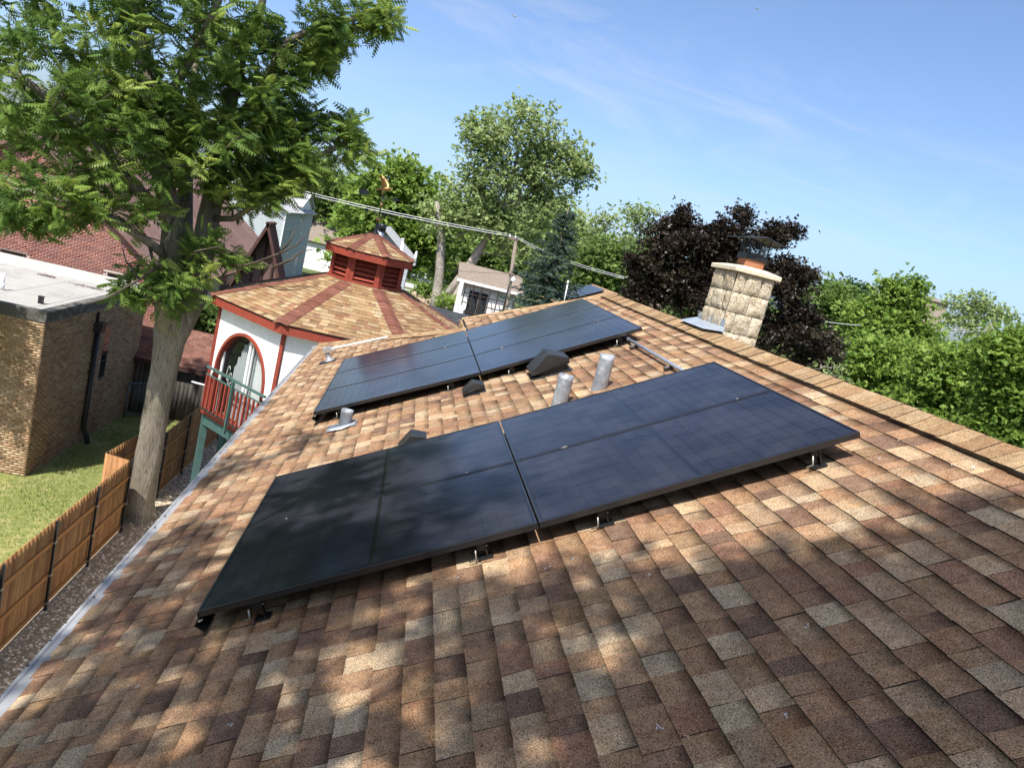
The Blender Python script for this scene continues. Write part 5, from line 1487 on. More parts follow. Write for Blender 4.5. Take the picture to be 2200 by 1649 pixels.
rs = np.random.default_rng(3)
SHADE = [  # shadow patches on the near roof as seen in the picture: px, py, spread (m), clusters
    (1270, 1290, .10, 5), (1620, 1320, .13, 6), (1760, 1310, .14, 6), (1900, 1280, .14, 6), (2050, 1230, .14, 6), (2160, 1150, .12, 5),
    (1560, 1430, .14, 6), (1730, 1440, .16, 7), (1890, 1410, .16, 7), (2050, 1360, .16, 7), (2180, 1290, .15, 5), (1480, 1560, .14, 6), (1680, 1590, .18, 8), (1920, 1570, .2, 9), (2140, 1490, .18, 7),
    (1300, 1610, .12, 5), (1010, 1560, .11, 5), (990, 1360, .11, 5), (700, 1345, .11, 5), (590, 1360, .10, 4), (560, 1560, .13, 5),
    (330, 1290, .14, 5), (220, 1430, .13, 4), (400, 1170, .13, 5), (480, 1020, .14, 5), (620, 960, .12, 3), (120, 1580, .14, 5), (330, 1600, .10, 3),
    (500, 1270, .17, 8), (620, 1220, .15, 6), (800, 1230, .15, 6), (680, 1080, .15, 6), (1010, 1090, .10, 4), (880, 1010, .09, 2)]
bl = []
for (x, y, s_, n_) in SHADE:
    u, v = on_roof(x, y); t = rs.uniform(7.5, 10.5); c = over(u, v, t); bl.append((c[0], c[1], c[2], n_, s_))
for (u, v, s_, n_) in ((3.0, -2.6, .5, 8), (1.6, -2.4, .5, 8), (0.2, -2.2, .6, 8), (-.6, -1.5, .5, 6)):
    c = over(u, v, 9.0); bl.append((c[0], c[1], c[2], n_, s_))
for k in range(90):  # unseen leaf clusters added on the left to keep sky light off the roof
    bl.append((rs.uniform(-12, -4.2), rs.uniform(-6.5, 1.5), rs.uniform(2.5, 10.0), 5, .5))
for k in range(80):  # more added crown behind the camera, darkening the roof's shade by hiding sky
    bl.append((rs.uniform(-8, 5), rs.uniform(-13, -7.5), rs.uniform(3.0, 10.0), 5, .55))
shade_tree((-4.6, -6.0, G), bl, 'leafy tree behind the viewpoint shading the near roof, its crown enlarged to block sky light', 23, 18, .28, [(-4.5, -5.9, -3), (-4.2, -5.7, 0), (-3.6, -5.4, 3), (-2.6, -5.1, 5.5), (-1.6, -4.8, 7.2)])
bl = []
rs = np.random.default_rng(13)
for i in range(26):
    x = rs.uniform(-12.5, -8.1); z = rs.uniform(-6.2, -2.3); t = rs.uniform(1.6, 4.0); c = np.array([x, BY0, z]) + SUN * t
    if px(c)[0] > -60: continue
    bl.append((c[0], c[1], c[2], 5, .22))
shade_tree((-11.4, 13.6, G), bl, 'young tree standing left of the lawn, dappling the yellow wall', 29, 9, .36, [(-11.3, 13.7, -5.5), (-11.1, 13.9, -4), (-10.9, 14.1, -2.5)])
# ------------------------------------------------------------------ background trees
def leaf_mat(name, a, b, c, trans=.35, rough=.5):
    return MAT(name, tint=((0, a), (.5, b), (1, c)), rough=rough, spec=.3, trans=trans)


m_l_bright = leaf_mat('leaf_bright', (.13, .22, .04), (.23, .34, .065), (.35, .44, .10), .5)
m_l_mid = leaf_mat('leaf_mid', (.10, .165, .04), (.165, .245, .06), (.24, .31, .09), .5)
m_l_dark = leaf_mat('leaf_dark', (.03, .06, .016), (.055, .105, .028), (.09, .15, .04))
m_l_pale = leaf_mat('leaf_pale', (.21, .29, .10), (.31, .39, .15), (.42, .48, .22), .45)
m_l_copper = leaf_mat('leaf_copper', (.020, .015, .011), (.042, .031, .022), (.080, .062, .040), .18, .38)
m_l_spruce = leaf_mat('leaf_spruce', (.03, .055, .038), (.065, .10, .072), (.13, .175, .135), .15, .6)
SPRAYS = [leaf_spray(5, k) for k in range(3)]


def broad_tree(label, vols, Y, trunk_px, mat, seed, per=16, size=.55, rad0=.3, group=None, cat='tree', bark=None, depth_k=.9, step=.9, leaf_r=.012, extra=None, lean=None):
    """vols: (px, py, rx, ry, n[, dY]); the tree stands around the plane y = Y"""
    r = np.random.default_rng(seed); A = []
    for v in vols:
        x, y, rx, ry, n_ = v[:5]; Yv = Y + (v[5] if len(v) > 5 else 0); c = at_y(x, y, Yv); s_ = (c - CAM) @ RC[2] / F_PX
        q = ell_points((0, 0, 0), (1, 1, 1), n_, r, .2)
        dr = min(rx, ry) * s_ * depth_k
        for p_ in q:
            w_ = c + RC[0] * p_[0] * rx * s_ - RC[1] * p_[1] * ry * s_ + np.array([0, 1, 0]) * p_[2] * dr
            if w_[2] > G + .3: A.append(w_)
    top = at_y(*trunk_px, Y); base = np.array([top[0] + (lean or 0), Y, G - .1])
    e = empty('tree' if cat == 'tree' else cat, (base[0], base[1], G), label=label, cat=cat, group=group)
    pts = [base + (top - base) * t + (np.array([r.normal(0, .12), r.normal(0, .12), 0]) if 0 < t < 1 else 0) for t in np.linspace(0, 1, 7)]
    P_, pa, rr_, tp_, nb_ = grow([(pts, None)], A, r, step=step, wander=.25, up_bias=.22, leaf_r=leaf_r, pw=2.3)
    t = MB(); t.tube(pts, list(np.linspace(rad0, rad0 * .35, len(pts))), 10)
    if extra: extra(t)
    t.build('trunk', bark or m_bark_d, e)
    V, Fq = edges_mesh(P_, pa, np.minimum(rr_, rad0 * .5), range(nb_, len(P_)), 4); link('branches', mesh_np('branches', V, Fq, bark or m_bark_d), e)
    q = P_[tp_]; o_ = q - P_[pa[tp_]]; o_ /= np.linalg.norm(o_, axis=1, keepdims=True) + 1e-9
    Vs, Fs, Ts, b = [], [], [], 0; bt_ = np.clip(r.normal(.42, .17, len(q)), 0, 1)
    for k, (V0, F0) in enumerate(SPRAYS):
        M = len(q) * per // 3; idx = r.integers(0, len(q), M)
        d = r.normal(0, .8, (M, 3)) * np.array([1, 1, .45]) + o_[idx] * .5 + np.array([0, 0, -.1]); fr = rot_frames(d, r.normal(0, .5, M), r)
        V, Fq = scatter(V0, F0, fr, q[idx] + r.normal(0, 1, (M, 3)) * size * np.array([.95, .95, .6]), r.uniform(.6, 1.1, M) * size)
        Vs.append(V); Fs.append(Fq + b); b += len(V); Ts.append(np.repeat(np.clip(bt_[idx] + r.normal(0, .13, M), 0, 1), len(F0)))
    link('crown', mesh_np('crown', np.concatenate(Vs), np.concatenate(Fs), mat, tint=np.concatenate(Ts)), e)
    return e


broad_tree('bright maple crown left of the tall airy tree, above the cupola', [(850, 405, 85, 65, 90), (870, 480, 95, 60, 80), (790, 470, 60, 60, 55), (940, 470, 60, 80, 50), (830, 540, 90, 50, 40), (770, 540, 60, 40, 22), (900, 540, 60, 50, 30)], 58, (860, 470), m_l_bright, 51, 22, .75, .35)


def broken(t):
    Y = 50.0
    t.tube([at_y(930, 680, Y), at_y(938, 640, Y), at_y(944, 590, Y), at_y(948, 520, Y), at_y(944, 470, Y), at_y(939, 432, Y)], [.46, .37, .32, .28, .25, .16], 12)
    t.tube([at_y(945, 655, Y), at_y(985, 600, Y), at_y(1020, 550, Y), at_y(1050, 505, Y), at_y(1080, 450, Y), at_y(1100, 380, Y), at_y(1118, 310, Y)], [.32, .28, .25, .22, .17, .12, .07], 10)
    t.tube([at_y(1100, 380, Y), at_y(1150, 375, Y), at_y(1200, 380, Y)], [.13, .09, .05], 8)


broad_tree('tall airy tree with a snapped pale trunk, highest crown at the centre', [(1110, 290, 105, 75, 105), (1195, 370, 85, 55, 75), (1030, 300, 50, 55, 32), (1075, 390, 85, 60, 60), (1010, 420, 50, 70, 42), (1150, 440, 70, 40, 30), (1060, 480, 80, 40, 40), (1230, 330, 45, 40, 20), (1110, 520, 60, 40, 26), (975, 470, 26, 50, 16), (925, 470, 20, 40, 10)], 50, (1095, 430), m_l_pale, 52, 15, .52, .40, extra=broken, lean=-3.6, bark=MAT('bark_pale', (.34, .30, .25), .95, .1, var=((7, (.20, .175, .145), .45, .62, (2, 2, .3)), (2, (.42, .38, .32), .5, .7)), bump=(10, .06, (2, 2, .25))))
broad_tree('broad pale green tree filling the gap behind the tall airy tree', [(1120, 470, 75, 45, 60), (1190, 470, 50, 50, 40), (1230, 500, 40, 40, 30), (1250, 560, 40, 40, 30), (1040, 480, 60, 50, 45), (960, 500, 50, 50, 36), (1290, 540, 40, 30, 22)], 82, (1130, 540), m_l_pale, 153, 20, .95, .35)
broad_tree('dense green tree behind the leaning limb and the grey roof', [(1010, 545, 55, 45, 40), (1080, 560, 55, 35, 40), (980, 590, 40, 30, 20), (1140, 550, 50, 50, 34), (1170, 500, 40, 40, 24)], 74, (1050, 580), m_l_mid, 53, 20, .85, .35)
broad_tree('dark tree behind the grey sided house and the wires', [(665, 400, 85, 40, 60), (600, 395, 70, 35, 40), (715, 440, 50, 40, 34), (640, 440, 60, 30, 22), (740, 400, 30, 30, 14)], 96, (680, 450), m_l_mid, 54, 20, 1.0, .4)
broad_tree('green tree on the far left behind the red brick gable', [(60, 330, 110, 60, 60), (180, 380, 90, 50, 45), (300, 400, 90, 40, 40)], 78, (120, 400), m_l_mid, 55, 18, 1.0, .4)
broad_tree('green tree showing between the two stems of the big tree', [(430, 375, 80, 35, 45), (520, 395, 60, 30, 30)], 92, (450, 420), m_l_bright, 56, 18, 1.0, .4)
broad_tree('sparse tree with two wind-swept tufts right of the spruce', [(1290, 480, 26, 22, 16), (1370, 465, 46, 22, 26), (1345, 520, 26, 20, 13), (1395, 500, 26, 18, 12), (1270, 520, 24, 20, 12), (1380, 540, 26, 30, 14)], 72, (1340, 540), m_l_pale, 57, 13, .62, .30)
broad_tree('round green tree between the spruce and the copper maple', [(1300, 560, 62, 42, 55), (1365, 575, 45, 45, 40), (1260, 590, 35, 35, 26), (1320, 610, 60, 30, 30)], 60, (1315, 600), m_l_mid, 58, 20, .75, .35)
broad_tree('copper leaved maple towering behind the stone chimney', [(1450, 515, 62, 48, 60), (1540, 515, 70, 38, 52), (1415, 600, 58, 58, 55), (1600, 600, 100, 75, 90), (1650, 505, 40, 24, 22), (1700, 600, 36, 50, 38), (1715, 700, 52, 52, 50), (1750, 765, 48, 34, 34), (1470, 465, 14, 24, 8), (1597, 466, 12, 24, 8), (1690, 497, 26, 10, 8), (1500, 650, 90, 60, 60), (1640, 720, 80, 60, 50), (1375, 645, 34, 34, 20), (1372, 560, 22, 16, 8), (1735, 590, 18, 14, 7), (1790, 740, 18, 14, 7), (1510, 575, 60, 45, 45), (1560, 560, 50, 40, 30)], 21, (1570, 640), m_l_copper, 59, 48, .20, .28, step=.5, leaf_r=.007, depth_k=1.1)
broad_tree('mid green tree just right of the copper maple', [(1775, 650, 50, 40, 42), (1810, 690, 45, 35, 34), (1760, 700, 40, 40, 26)], 52, (1780, 690), m_l_mid, 60, 22, .7, .3)
broad_tree('small dark tree crowns on the horizon right of the copper maple', [(1815, 630, 34, 20, 24), (1860, 640, 30, 18, 18)], 92, (1820, 650), m_l_dark, 61, 22, .9, .3)
broad_tree('light green maple with two upright tips on the right', [(1930, 660, 55, 38, 48), (1900, 700, 60, 42, 46), (1962, 620, 16, 22, 10), (1918, 622, 16, 20, 10), (1960, 720, 50, 40, 36), (1860, 690, 34, 40, 22)], 36, (1930, 700), m_l_bright, 62, 24, .46, .25)
broad_tree('pale wind-blown tree against the sky at the far right', [(2085, 650, 48, 22, 32), (2130, 672, 40, 18, 22), (2060, 690, 45, 25, 28), (2110, 700, 40, 20, 20), (2165, 678, 22, 9, 8)], 78, (2080, 700), m_l_pale, 63, 15, .62, .3)
broad_tree('leafy green tree below the light maple, left of the nearest hedge', [(1880, 780, 70, 55, 70), (1960, 790, 70, 50, 60), (1850, 850, 60, 50, 40), (1930, 860, 80, 50, 55)], 27, (1910, 820), m_l_bright, 64, 26, .40, .2)
broad_tree('bright green bushy tree behind the ridge at mid right', [(2050, 800, 85, 55, 80), (2010, 870, 90, 55, 75), (2090, 880, 80, 60, 65), (2060, 950, 90, 50, 50)], 20, (2050, 850), m_l_bright, 65, 28, .32, .2)
broad_tree('glossy green tree at the right edge above the ridge', [(2150, 762, 50, 32, 34), (2200, 745, 45, 30, 30), (2165, 790, 60, 50, 50), (2190, 850, 70, 60, 75), (2150, 930, 80, 50, 60), (2230, 800, 60, 70, 50), (2210, 980, 80, 50, 50)], 15, (2180, 860), m_l_bright, 66, 30, .27, .18)
broad_tree('thin grey half-bare shrub between copper maple and green trees', [(1800, 850, 50, 42, 60), (1850, 890, 50, 40, 50), (1780, 800, 30, 30, 20)], 17, (1820, 880), m_l_pale, 67, 5, .16, .08, cat='shrub', leaf_r=.006, step=.4, bark=MAT('grey_twig', (.30, .27, .24), .9))
broad_tree('dark shrub behind the shed and left of the tower', [(430, 680, 40, 28, 34), (455, 700, 25, 25, 20), (405, 700, 30, 20, 15)], 29, (430, 700), m_l_mid, 68, 22, .30, .08, cat='shrub')
broad_tree('small green bush at the foot of the snapped trunk', [(915, 625, 18, 16, 14)], 52, (915, 640), m_l_bright, 69, 16, .45, .05, cat='shrub')
broad_tree('small bush beside the white house porch', [(965, 655, 22, 14, 14)], 48, (965, 668), m_l_bright, 70, 16, .4, .05, cat='shrub')


def spruce(label, apex_px, base_w, Y, seed):
    r = np.random.default_rng(seed); ap = at_y(*apex_px, Y); H = ap[2] - G; e = empty('spruce_tree', (ap[0], Y, G), label=label, cat='tree')
    t = MB(); t.tube([(ap[0], Y, G), (ap[0], Y, ap[2])], [.22, .02], 8); t.build('trunk', m_bark_d, e)
    Pq, Dq, Sq = [], [], []; bm = MB(); z = ap[2] - .25
    while z > G + .6:
        f = (ap[2] - z) / H; L = base_w * (f ** .95) * r.uniform(.85, 1.1) + .12; nb_ = int(8 + 8 * f)
        for k in range(nb_):
            a = r.uniform(0, 6.28); d = np.array([math.cos(a), math.sin(a), -.10 - .28 * f]); l = L * r.uniform(.7, 1.12); n_ = max(4, int(l / .12))
            for i in range(n_):
                s_ = (i + r.random()) / n_; p_ = np.array([ap[0], Y, z]) + d * l * s_ + np.array([0, 0, .16 * l * s_ * s_])
                for sd in (-1, 1):
                    Pq.append(p_ + r.normal(0, .04, 3)); Dq.append(d + sd * np.array([-d[1], d[0], 0]) * r.uniform(.3, 1.1) + r.normal(0, .15, 3) + np.array([0, 0, -.15])); Sq.append(r.uniform(.17, .34))
        z -= r.uniform(.16, .26)
    V0 = np.array([(0, -.12, 0), (0, .12, 0), (1, .03, -.05), (1, -.03, -.05), (0, 0, -.14), (0, 0, .12), (1, 0, .0), (1, 0, -.06)]); F0 = np.array([(0, 3, 2, 1), (4, 7, 6, 5)])
    Pq, Dq, Sq = np.array(Pq), np.array(Dq), np.array(Sq); V, Fq = scatter(V0, F0, rot_frames(Dq, r.normal(0, .4, len(Pq)), r), Pq, Sq)
    link('crown', mesh_np('crown', V, Fq, m_l_spruce, tint=np.repeat(np.clip(r.normal(.42, .22, len(Pq)), 0, 1), 2)), e)


spruce('dark blue-green spruce right of the utility pole', (1222, 445), 4.3, 31, 81)

# far wood along the horizon, one mass
r = np.random.default_rng(90); Ps, Ts = [], []
for i in range(210):
    X = r.uniform(-190, 230); Yt = r.uniform(125, 230); hgt = r.uniform(7.5, 11.0); n_ = 70; w_ = r.uniform(4, 8)
    u = r.normal(0, 1, (n_, 3)); u /= np.linalg.norm(u, axis=1, keepdims=True)
    Ps.append(np.array([X, Yt, G + hgt * .55]) + u * np.array([w_, w_, hgt * .45]) * r.uniform(.6, 1, (n_, 1))); Ts.append(np.clip(r.normal(.4, .15) + r.normal(0, .12, n_), 0, 1))
Ps = np.concatenate(Ps); Ts = np.concatenate(Ts); V, Fq = scatter(*SPRAYS[0], rot_frames(r.normal(0, 1, (len(Ps), 3)), r.uniform(-1, 1, len(Ps)), r), Ps, r.uniform(1.9, 3.3, len(Ps)))
o = link('distant_woods', mesh_np('distant_woods', V, Fq, m_l_mid, tint=np.repeat(Ts, 5))); tag(o, 'line of distant green woods along the horizon', 'woods', kind='stuff')

# ------------------------------------------------------------------ street and houses behind
m_conc = MAT('concrete_road', (.40, .385, .36), .9, .15, var=((.6, (.33, .32, .30), .45, .65),))
for nm, y0, y1, z in (('road', 99.0, 106.5, .006), ('pavement', 94.5, 96.2, .010)):
    c = MB(); c.add([(-120, y0, G + z), (60, y0, G + z), (60, y1, G + z), (-120, y1, G + z)], [(0, 1, 2, 3)]); tag(c.build(nm, m_conc), kind='structure')
c = MB(); c.box((-120, 98.85, G), (60, 99.0, G + .12)); tag(c.build('kerb', m_conc), kind='structure')
m_siding = MAT('grey_siding', (.40, .435, .45), .7, .25, var=((3, (.35, .385, .40), .45, .7),), bump=(9, .05, (0, 0, 1)))
m_rf_grey = MAT('pale_roof', (.40, .40, .40), .9, .1, var=((2, (.34, .34, .34), .45, .7),))
m_rf_brn = MAT('taupe_roof', (.20, .165, .135), .95, .1, var=((4, (.16, .13, .105), .45, .7), (12, (.24, .20, .165), .5, .7)))
m_wdark = MAT('far_glass', (.03, .035, .04), .15, .5)


def add_window(house_, P, T, Nn, w_, h_, frame=.10, fm=None):
    """P lower-left corner on the wall"""
    T = np.asarray(T, float); Nn = np.asarray(Nn, float); A_ = (np.column_stack([T, Nn, (0, 0, 1)]), P)
    c = MB(); bar = [((-frame, 0, -frame), (w_ + frame, .06, 0)), ((-frame, 0, h_), (w_ + frame, .06, h_ + frame)), ((-frame, 0, 0), (0, .06, h_)), ((w_, 0, 0), (w_ + frame, .06, h_))]
    for lo, hi in bar: c.box(lo, hi, A_)
    o = c.build('window', fm or m_white, house_); g = MB(); g.box((0, .005, 0), (w_, .02, h_), A_); g.build('pane', m_wdark, o); return o


def gable_house(name, label, x0, x1, y0, y1, ze, zr, wall, roofm, axis='y', ov=.35, cat='house', trim=None):
    e = empty(name, ((x0 + x1) / 2, (y0 + y1) / 2, G), label=label, cat=cat)
    c = MB(); c.box((x0, y0, G), (x1, y1, ze))
    if axis == 'y':
        xm = (x0 + x1) / 2; c.add([(x0, y0, ze), (x1, y0, ze), (xm, y0, zr), (x0, y1, ze), (x1, y1, ze), (xm, y1, zr)], [(0, 1, 2), (5, 4, 3)])
    else:
        ym = (y0 + y1) / 2; c.add([(x0, y0, ze), (x0, y1, ze), (x0, ym, zr), (x1, y0, ze), (x1, y1, ze), (x1, ym, zr)], [(2, 1, 0), (3, 4, 5)])
    c.build('wall', wall, e); r_ = MB()
    if axis == 'y':
        k = (zr - ze) / (xm - x0)
        for sg in (1, -1):
            h_ = (xm - x0 + ov); a = np.array([xm, y0 - ov, zr + .04]); b = np.array([xm, y1 + ov, zr + .04]); d = np.array([sg * h_, 0, -k * h_]); r_.plate([a, a + d, b + d, b] if sg > 0 else [b, b + d, a + d, a], .12)
    else:
        k = (zr - ze) / (ym - y0)
        for sg in (1, -1):
            h_ = (ym - y0 + ov); a = np.array([x0 - ov, ym, zr + .04]); b = np.array([x1 + ov, ym, zr + .04]); d = np.array([0, sg * h_, -k * h_]); r_.plate([a, b, b + d, a + d] if sg < 0 else [b, a, a + d, b + d], .12)
    r_.build('roof', roofm, e)
    return e


# neighbour's tan roof with landscape panels past the end of the ridge
nA = at_y(1275.5, 611, 40.0)
nh = gable_house('house', 'tan roofed neighbouring house with dark panels past the end of the ridge', nA[0] - 2.6, nA[0] + 2.6, 34.4, 40.0, nA[2] - .04 - 2.6 * sB / cB, nA[2] - .04, m_stucco, m_plain_sh, 'y', .3)
for k in range(2):
    for j in range(2):
        o_ = nA - np.array([cB, 0, sB]) * (1.34 + 1.06 * k) + np.array([-sB, 0, cB]) * .13 + np.array([0, -.6 - j * 1.81, 0])
        build_panel(mat4(np.column_stack([(0, -1, 0), (cB, 0, sB), (-sB, 0, cB)]), o_), '%s-row solar panel on the neighbouring tan roof, %s' % (['upper', 'lower'][k], ['farther', 'nearer'][j]), 'panels on the neighbouring roof')
# grey sided house: lit front, shaded side towards the viewer's right
gc = at_y(617, 448, 66); gx1 = gc[0]; q2 = at_plane(672, 462, (1, 0, 0), gx1); gy1 = min(q2[1], 84)
gh = gable_house('sided_house', 'tall grey clapboard house with white trim beyond the A-frame gable', gx1 - 4.2, gx1, 66, gy1, gc[2] - .1, gc[2] + 1.0, m_siding, m_rf_grey, 'y', .4)
for (yy, z0, h_) in ((66 + (gy1 - 66) * .60, -1.9, 1.9), (66 + (gy1 - 66) * .50, -.6, .9), (66 + (gy1 - 66) * .22, -6.0, 2.2), (66 + (gy1 - 66) * .62, -6.0, 1.8)):
    add_window(gh, np.array([gx1 + .005, yy, z0]), (0, 1, 0), (1, 0, 0), .75, h_, .12)
for y_ in (66, gy1):
    c = MB(); c.box((gx1 - .06, y_ - .06, G), (gx1 + .03, y_ + .06, gc[2] - .1)); c.build('corner_trim', m_white, gh)
c = MB(); c.box((gx1 - 4.2, 65.95, gc[2] - .35), (gx1 - .07, 66.0, gc[2] - .1)); c.build('trim', m_white, gh)
c = MB(); c.tube([(gx1 + .06, 66 + (gy1 - 66) * .25, -6.6), (gx1 + .06, 66 + (gy1 - 66) * .25, -1.6), (gx1 + .06, 66 + (gy1 - 66) * .05, -1.5)], .05, 6); c.build('downpipe', m_white, gh)
# white roofed wing left of it and low far house
wq = at_y(560, 395, 74); gable_house('house', 'white-roofed house peeking above the leaves left of the grey clapboard one', wq[0] - 6, wq[0] + 4, 74, 82, wq[2] - 1.2, wq[2], m_white, m_rf_grey, 'x')
bq = at_y(705, 482, 92); gable_house('house', 'low house with a long brown roof beside the dark tree', bq[0] - 6, bq[0] + 3.5, 92, 101, bq[2] - 2.3, bq[2] + .6, m_stucco, m_rf_brn, 'x')
# white garage right behind the cupola
wq = at_y(893, 560, 36); gg = gable_house('garage', 'pale sided garage with a white roof edge behind the cupola', wq[0] - 3.4, wq[0] - .3, 36, 42, wq[2] + .05, wq[2] + 1.25, m_siding, m_rf_grey, 'y', .35, 'garage')
add_window(gg, np.array([wq[0] - 1.3, 35.995, wq[2] - 1.7]), (1, 0, 0), (0, -1, 0), .5, 1.1)
c = MB(); c.tube([(wq[0] - .05, 35.6, wq[2] + .2), (wq[0] - .05, 42.4, wq[2] + .2)], .07, 6); c.build('gutter', m_white, gg)
# house across the street with dark windows
hq = at_y(915, 575, 88); hh = gable_house('house', 'dark sided house across the street behind the snapped trunk', hq[0] - 4.5, hq[0] + 4, 112, 119, G + 3.4, G + 5.4, MAT('slate_siding', (.10, .12, .14), .8), m_rf_brn, 'x')
for x in (-3.5, -1.6, .6, 2.4): add_window(hh, np.array([hq[0] + x, 111.99, G + 1.0]), (1, 0, 0), (0, -1, 0), 1.1, 1.5)
# white stucco house with a dark balcony trellis
SYD = 46.0; a_ = at_y(1000, 592, SYD); b_ = at_y(1098, 624, SYD)
shh = gable_house('stucco_house', 'white stucco house with taupe roof and dark trellised balcony', a_[0], b_[0] + .4, SYD, SYD + 5, a_[2] - .35, a_[2] + .55, m_stucco, m_rf_brn, 'x', .45)
for k, (x, w_) in enumerate(((.55, .55), (1.25, .45))): add_window(shh, np.array([a_[0] + x, SYD - .005, a_[2] - 2.6]), (1, 0, 0), (0, -1, 0), w_, 1.7, .05, m_black)
m_trel = MAT('dark_trellis', (.035, .026, .022), .8)
c = MB(); xs = np.linspace(a_[0] + .1, b_[0] + .2, 7); ty = SYD - 1.1
for x in xs: c.box((x - .035, ty - .035, a_[2] - 4.0), (x + .035, ty + .035, a_[2] - .4))
for z in (-.45, -1.0, -1.6, -2.2): c.box((xs[0], ty - .03, a_[2] + z - .03), (xs[-1], ty + .03, a_[2] + z + .03))
for x in xs: c.box((x - .03, ty, a_[2] - .46), (x + .03, SYD, a_[2] - .40))
tr_ = c.build('trellis', m_trel, shh)
for x in np.linspace(a_[0] + .1, a_[0] + 1.6, 12):
    c = MB(); c.box((x - .02, ty - .05, a_[2] - 3.3), (x + .02, ty - .01, a_[2] - 2.5)); c.build('baluster', m_trel, tr_)
c = MB(); c.box((xs[0] - .05, ty - .08, a_[2] - 2.52), (a_[0] + 1.7, ty, a_[2] - 2.44)); c.box((xs[0] - .05, ty - .1, a_[2] - 3.5), (xs[-1], SYD, a_[2] - 3.35)); c.build('balcony_rail', m_trel, tr_)
c = MB(); c.box((a_[0] - .32, ty - .12, G), (a_[0] - .08, ty + .12, a_[2] - .35)); c.build('white_pillar', m_white, shh)
c = MB(); c.box((a_[0] - .5, SYD - .5, a_[2] - .42), (b_[0] + .85, SYD - .38, a_[2] - .25)); c.build('gutter', m_white, shh)
# flat dark carport roof just behind the tower
q0, q1 = at_y(935, 668, 30), at_y(1000, 690, 30)
e = empty('carport', (q0[0] + 1, 31, G), label='flat black carport roof peeking out behind the tower roof', cat='carport')
c = MB(); c.box((q0[0] - 2.5, 28.5, q1[2] - .15), (q1[0] + 1.2, 33, q1[2])); c.build('roof', MAT('bitumen', (.035, .037, .042), .6, .3, var=((2, (.06, .06, .065), .45, .7),)), e, bevel=.02)
for x in (q0[0] - 2.2, q1[0] + 1.0):
    c = MB(); c.box((x - .07, 28.8, G), (x + .07, 28.94, q1[2] - .15)); c.build('post', m_white, e)
# garden fences
m_oldwood = MAT('old_fence_wood', attr='Col', rough=.9, spec=.1)


def far_fence(label, A, B, h_, seed, wood=(.33, .26, .18), gap=.155):
    r = np.random.default_rng(seed); A = np.array([A[0], A[1], 0.]); B = np.array([B[0], B[1], 0.]); L = np.linalg.norm(B - A); T = (B - A) / L; Nn = np.array([T[1], -T[0], 0]); e = empty('fence', (A[0], A[1], G), label=label, cat='fence'); pcs = []; t = 0
    while t < L:
        c = np.array(wood) * r.uniform(.8, 1.15); z1 = G + h_ + r.normal(0, .015); q = np.array([(t, G, .02), (t + gap - .012, G, .02), (t + gap - .012, z1, .02), (t, z1, .02), (t, G, 0), (t + gap - .012, G, 0), (t + gap - .012, z1, 0), (t, z1, 0)])
        pcs.append((A + q[:, 0:1] * T + q[:, 1:2] * np.array([0, 0, 1.]) + q[:, 2:3] * Nn, np.array([(0, 1, 2, 3), (7, 6, 5, 4), (1, 5, 6, 2), (2, 6, 7, 3), (3, 7, 4, 0)]), np.tile(np.append(c, 1), (8, 1)))); t += gap
    emit(pcs, 'picket', m_oldwood, e, 300, 'pickets')
    for z in (.35, h_ - .35):
        c = MB(); c.box((0, -.06, G + z), (L, -.005, G + z + .09), (np.column_stack([T, Nn, (0, 0, 1)]), A)); c.build('rail', MAT('old_rail', (.34, .27, .19), .9), e)


far_fence('weathered plank fence between the snapped trunk and the white house', at_z(880, 655, G)[:2], at_z(1000, 690, G)[:2], 1.8, 91)
pA, pB = at_y(618, 600, 40), at_y(690, 585, 46)
far_fence('pale fence seen just over the left edge of the tower roof', (pA[0], 40), (pB[0], 46), 2.2, 92, (.50, .44, .33), .30)
# white garden chair by the porch
cq = at_y(985, 672, 44); e = empty('garden_chair', (cq[0], 44, cq[2] - .5), label='white garden chair beside the porch pillar', cat='chair')
z0 = cq[2] - .45
c = MB(); c.box((cq[0] - .28, 43.75, z0 + .40), (cq[0] + .28, 44.25, z0 + .45)); c.build('seat', m_white, e)
c = MB(); c.box((cq[0] - .28, 44.2, z0 + .45), (cq[0] + .28, 44.26, z0 + .95)); c.build('backrest', m_white, e)
for sx in (-.25, .25):
    for sy in (43.78, 44.22):
        c = MB(); c.box((cq[0] + sx - .03, sy - .03, z0), (cq[0] + sx + .03, sy + .03, z0 + .40)); c.build('leg', m_white, e)
e2 = empty('porch_deck', (cq[0], 44, G), label='raised wooden porch deck carrying the white chair', cat='deck')
c = MB(); c.box((cq[0] - 1.2, 43.2, G), (cq[0] + 3, 45.4, z0)); c.build('deck_boards', MAT('porch_wood', (.22, .17, .12), .9), e2)

# ------------------------------------------------------------------ utility poles and wires
m_pole = MAT('pole_wood', (.20, .165, .13), .9, .1, var=((5, (.14, .11, .085), .45, .7, (2, 2, .2)),))
pt_, pb_ = at_y(1109, 513, 40), at_y(1076, 745, 40)
e = empty('utility_pole', (pb_[0], 40, G), label='leaning wooden utility pole between the trellis house and the spruce', cat='utility pole')
d_ = (pt_ - pb_) / (pt_[2] - pb_[2]); pg = pb_ + d_ * (G - pb_[2])
c = MB(); c.tube([pg, pt_], [.16, .10], 10); c.build('pole', m_pole, e)
c = MB(); c.box((pt_[0] - .45, 39.9, pt_[2] - .10), (pt_[0] + .12, 40.1, pt_[2] + .02)); c.build('crossarm', m_pole, e)
for x in (-.38, -.05):
    c = MB(); c.lathe([(.03, 0), (.05, .04), (.035, .08), (.05, .12), (.001, .15)], (pt_[0] + x, 40, pt_[2] + .02), 8); c.build('insulator', m_white, e)
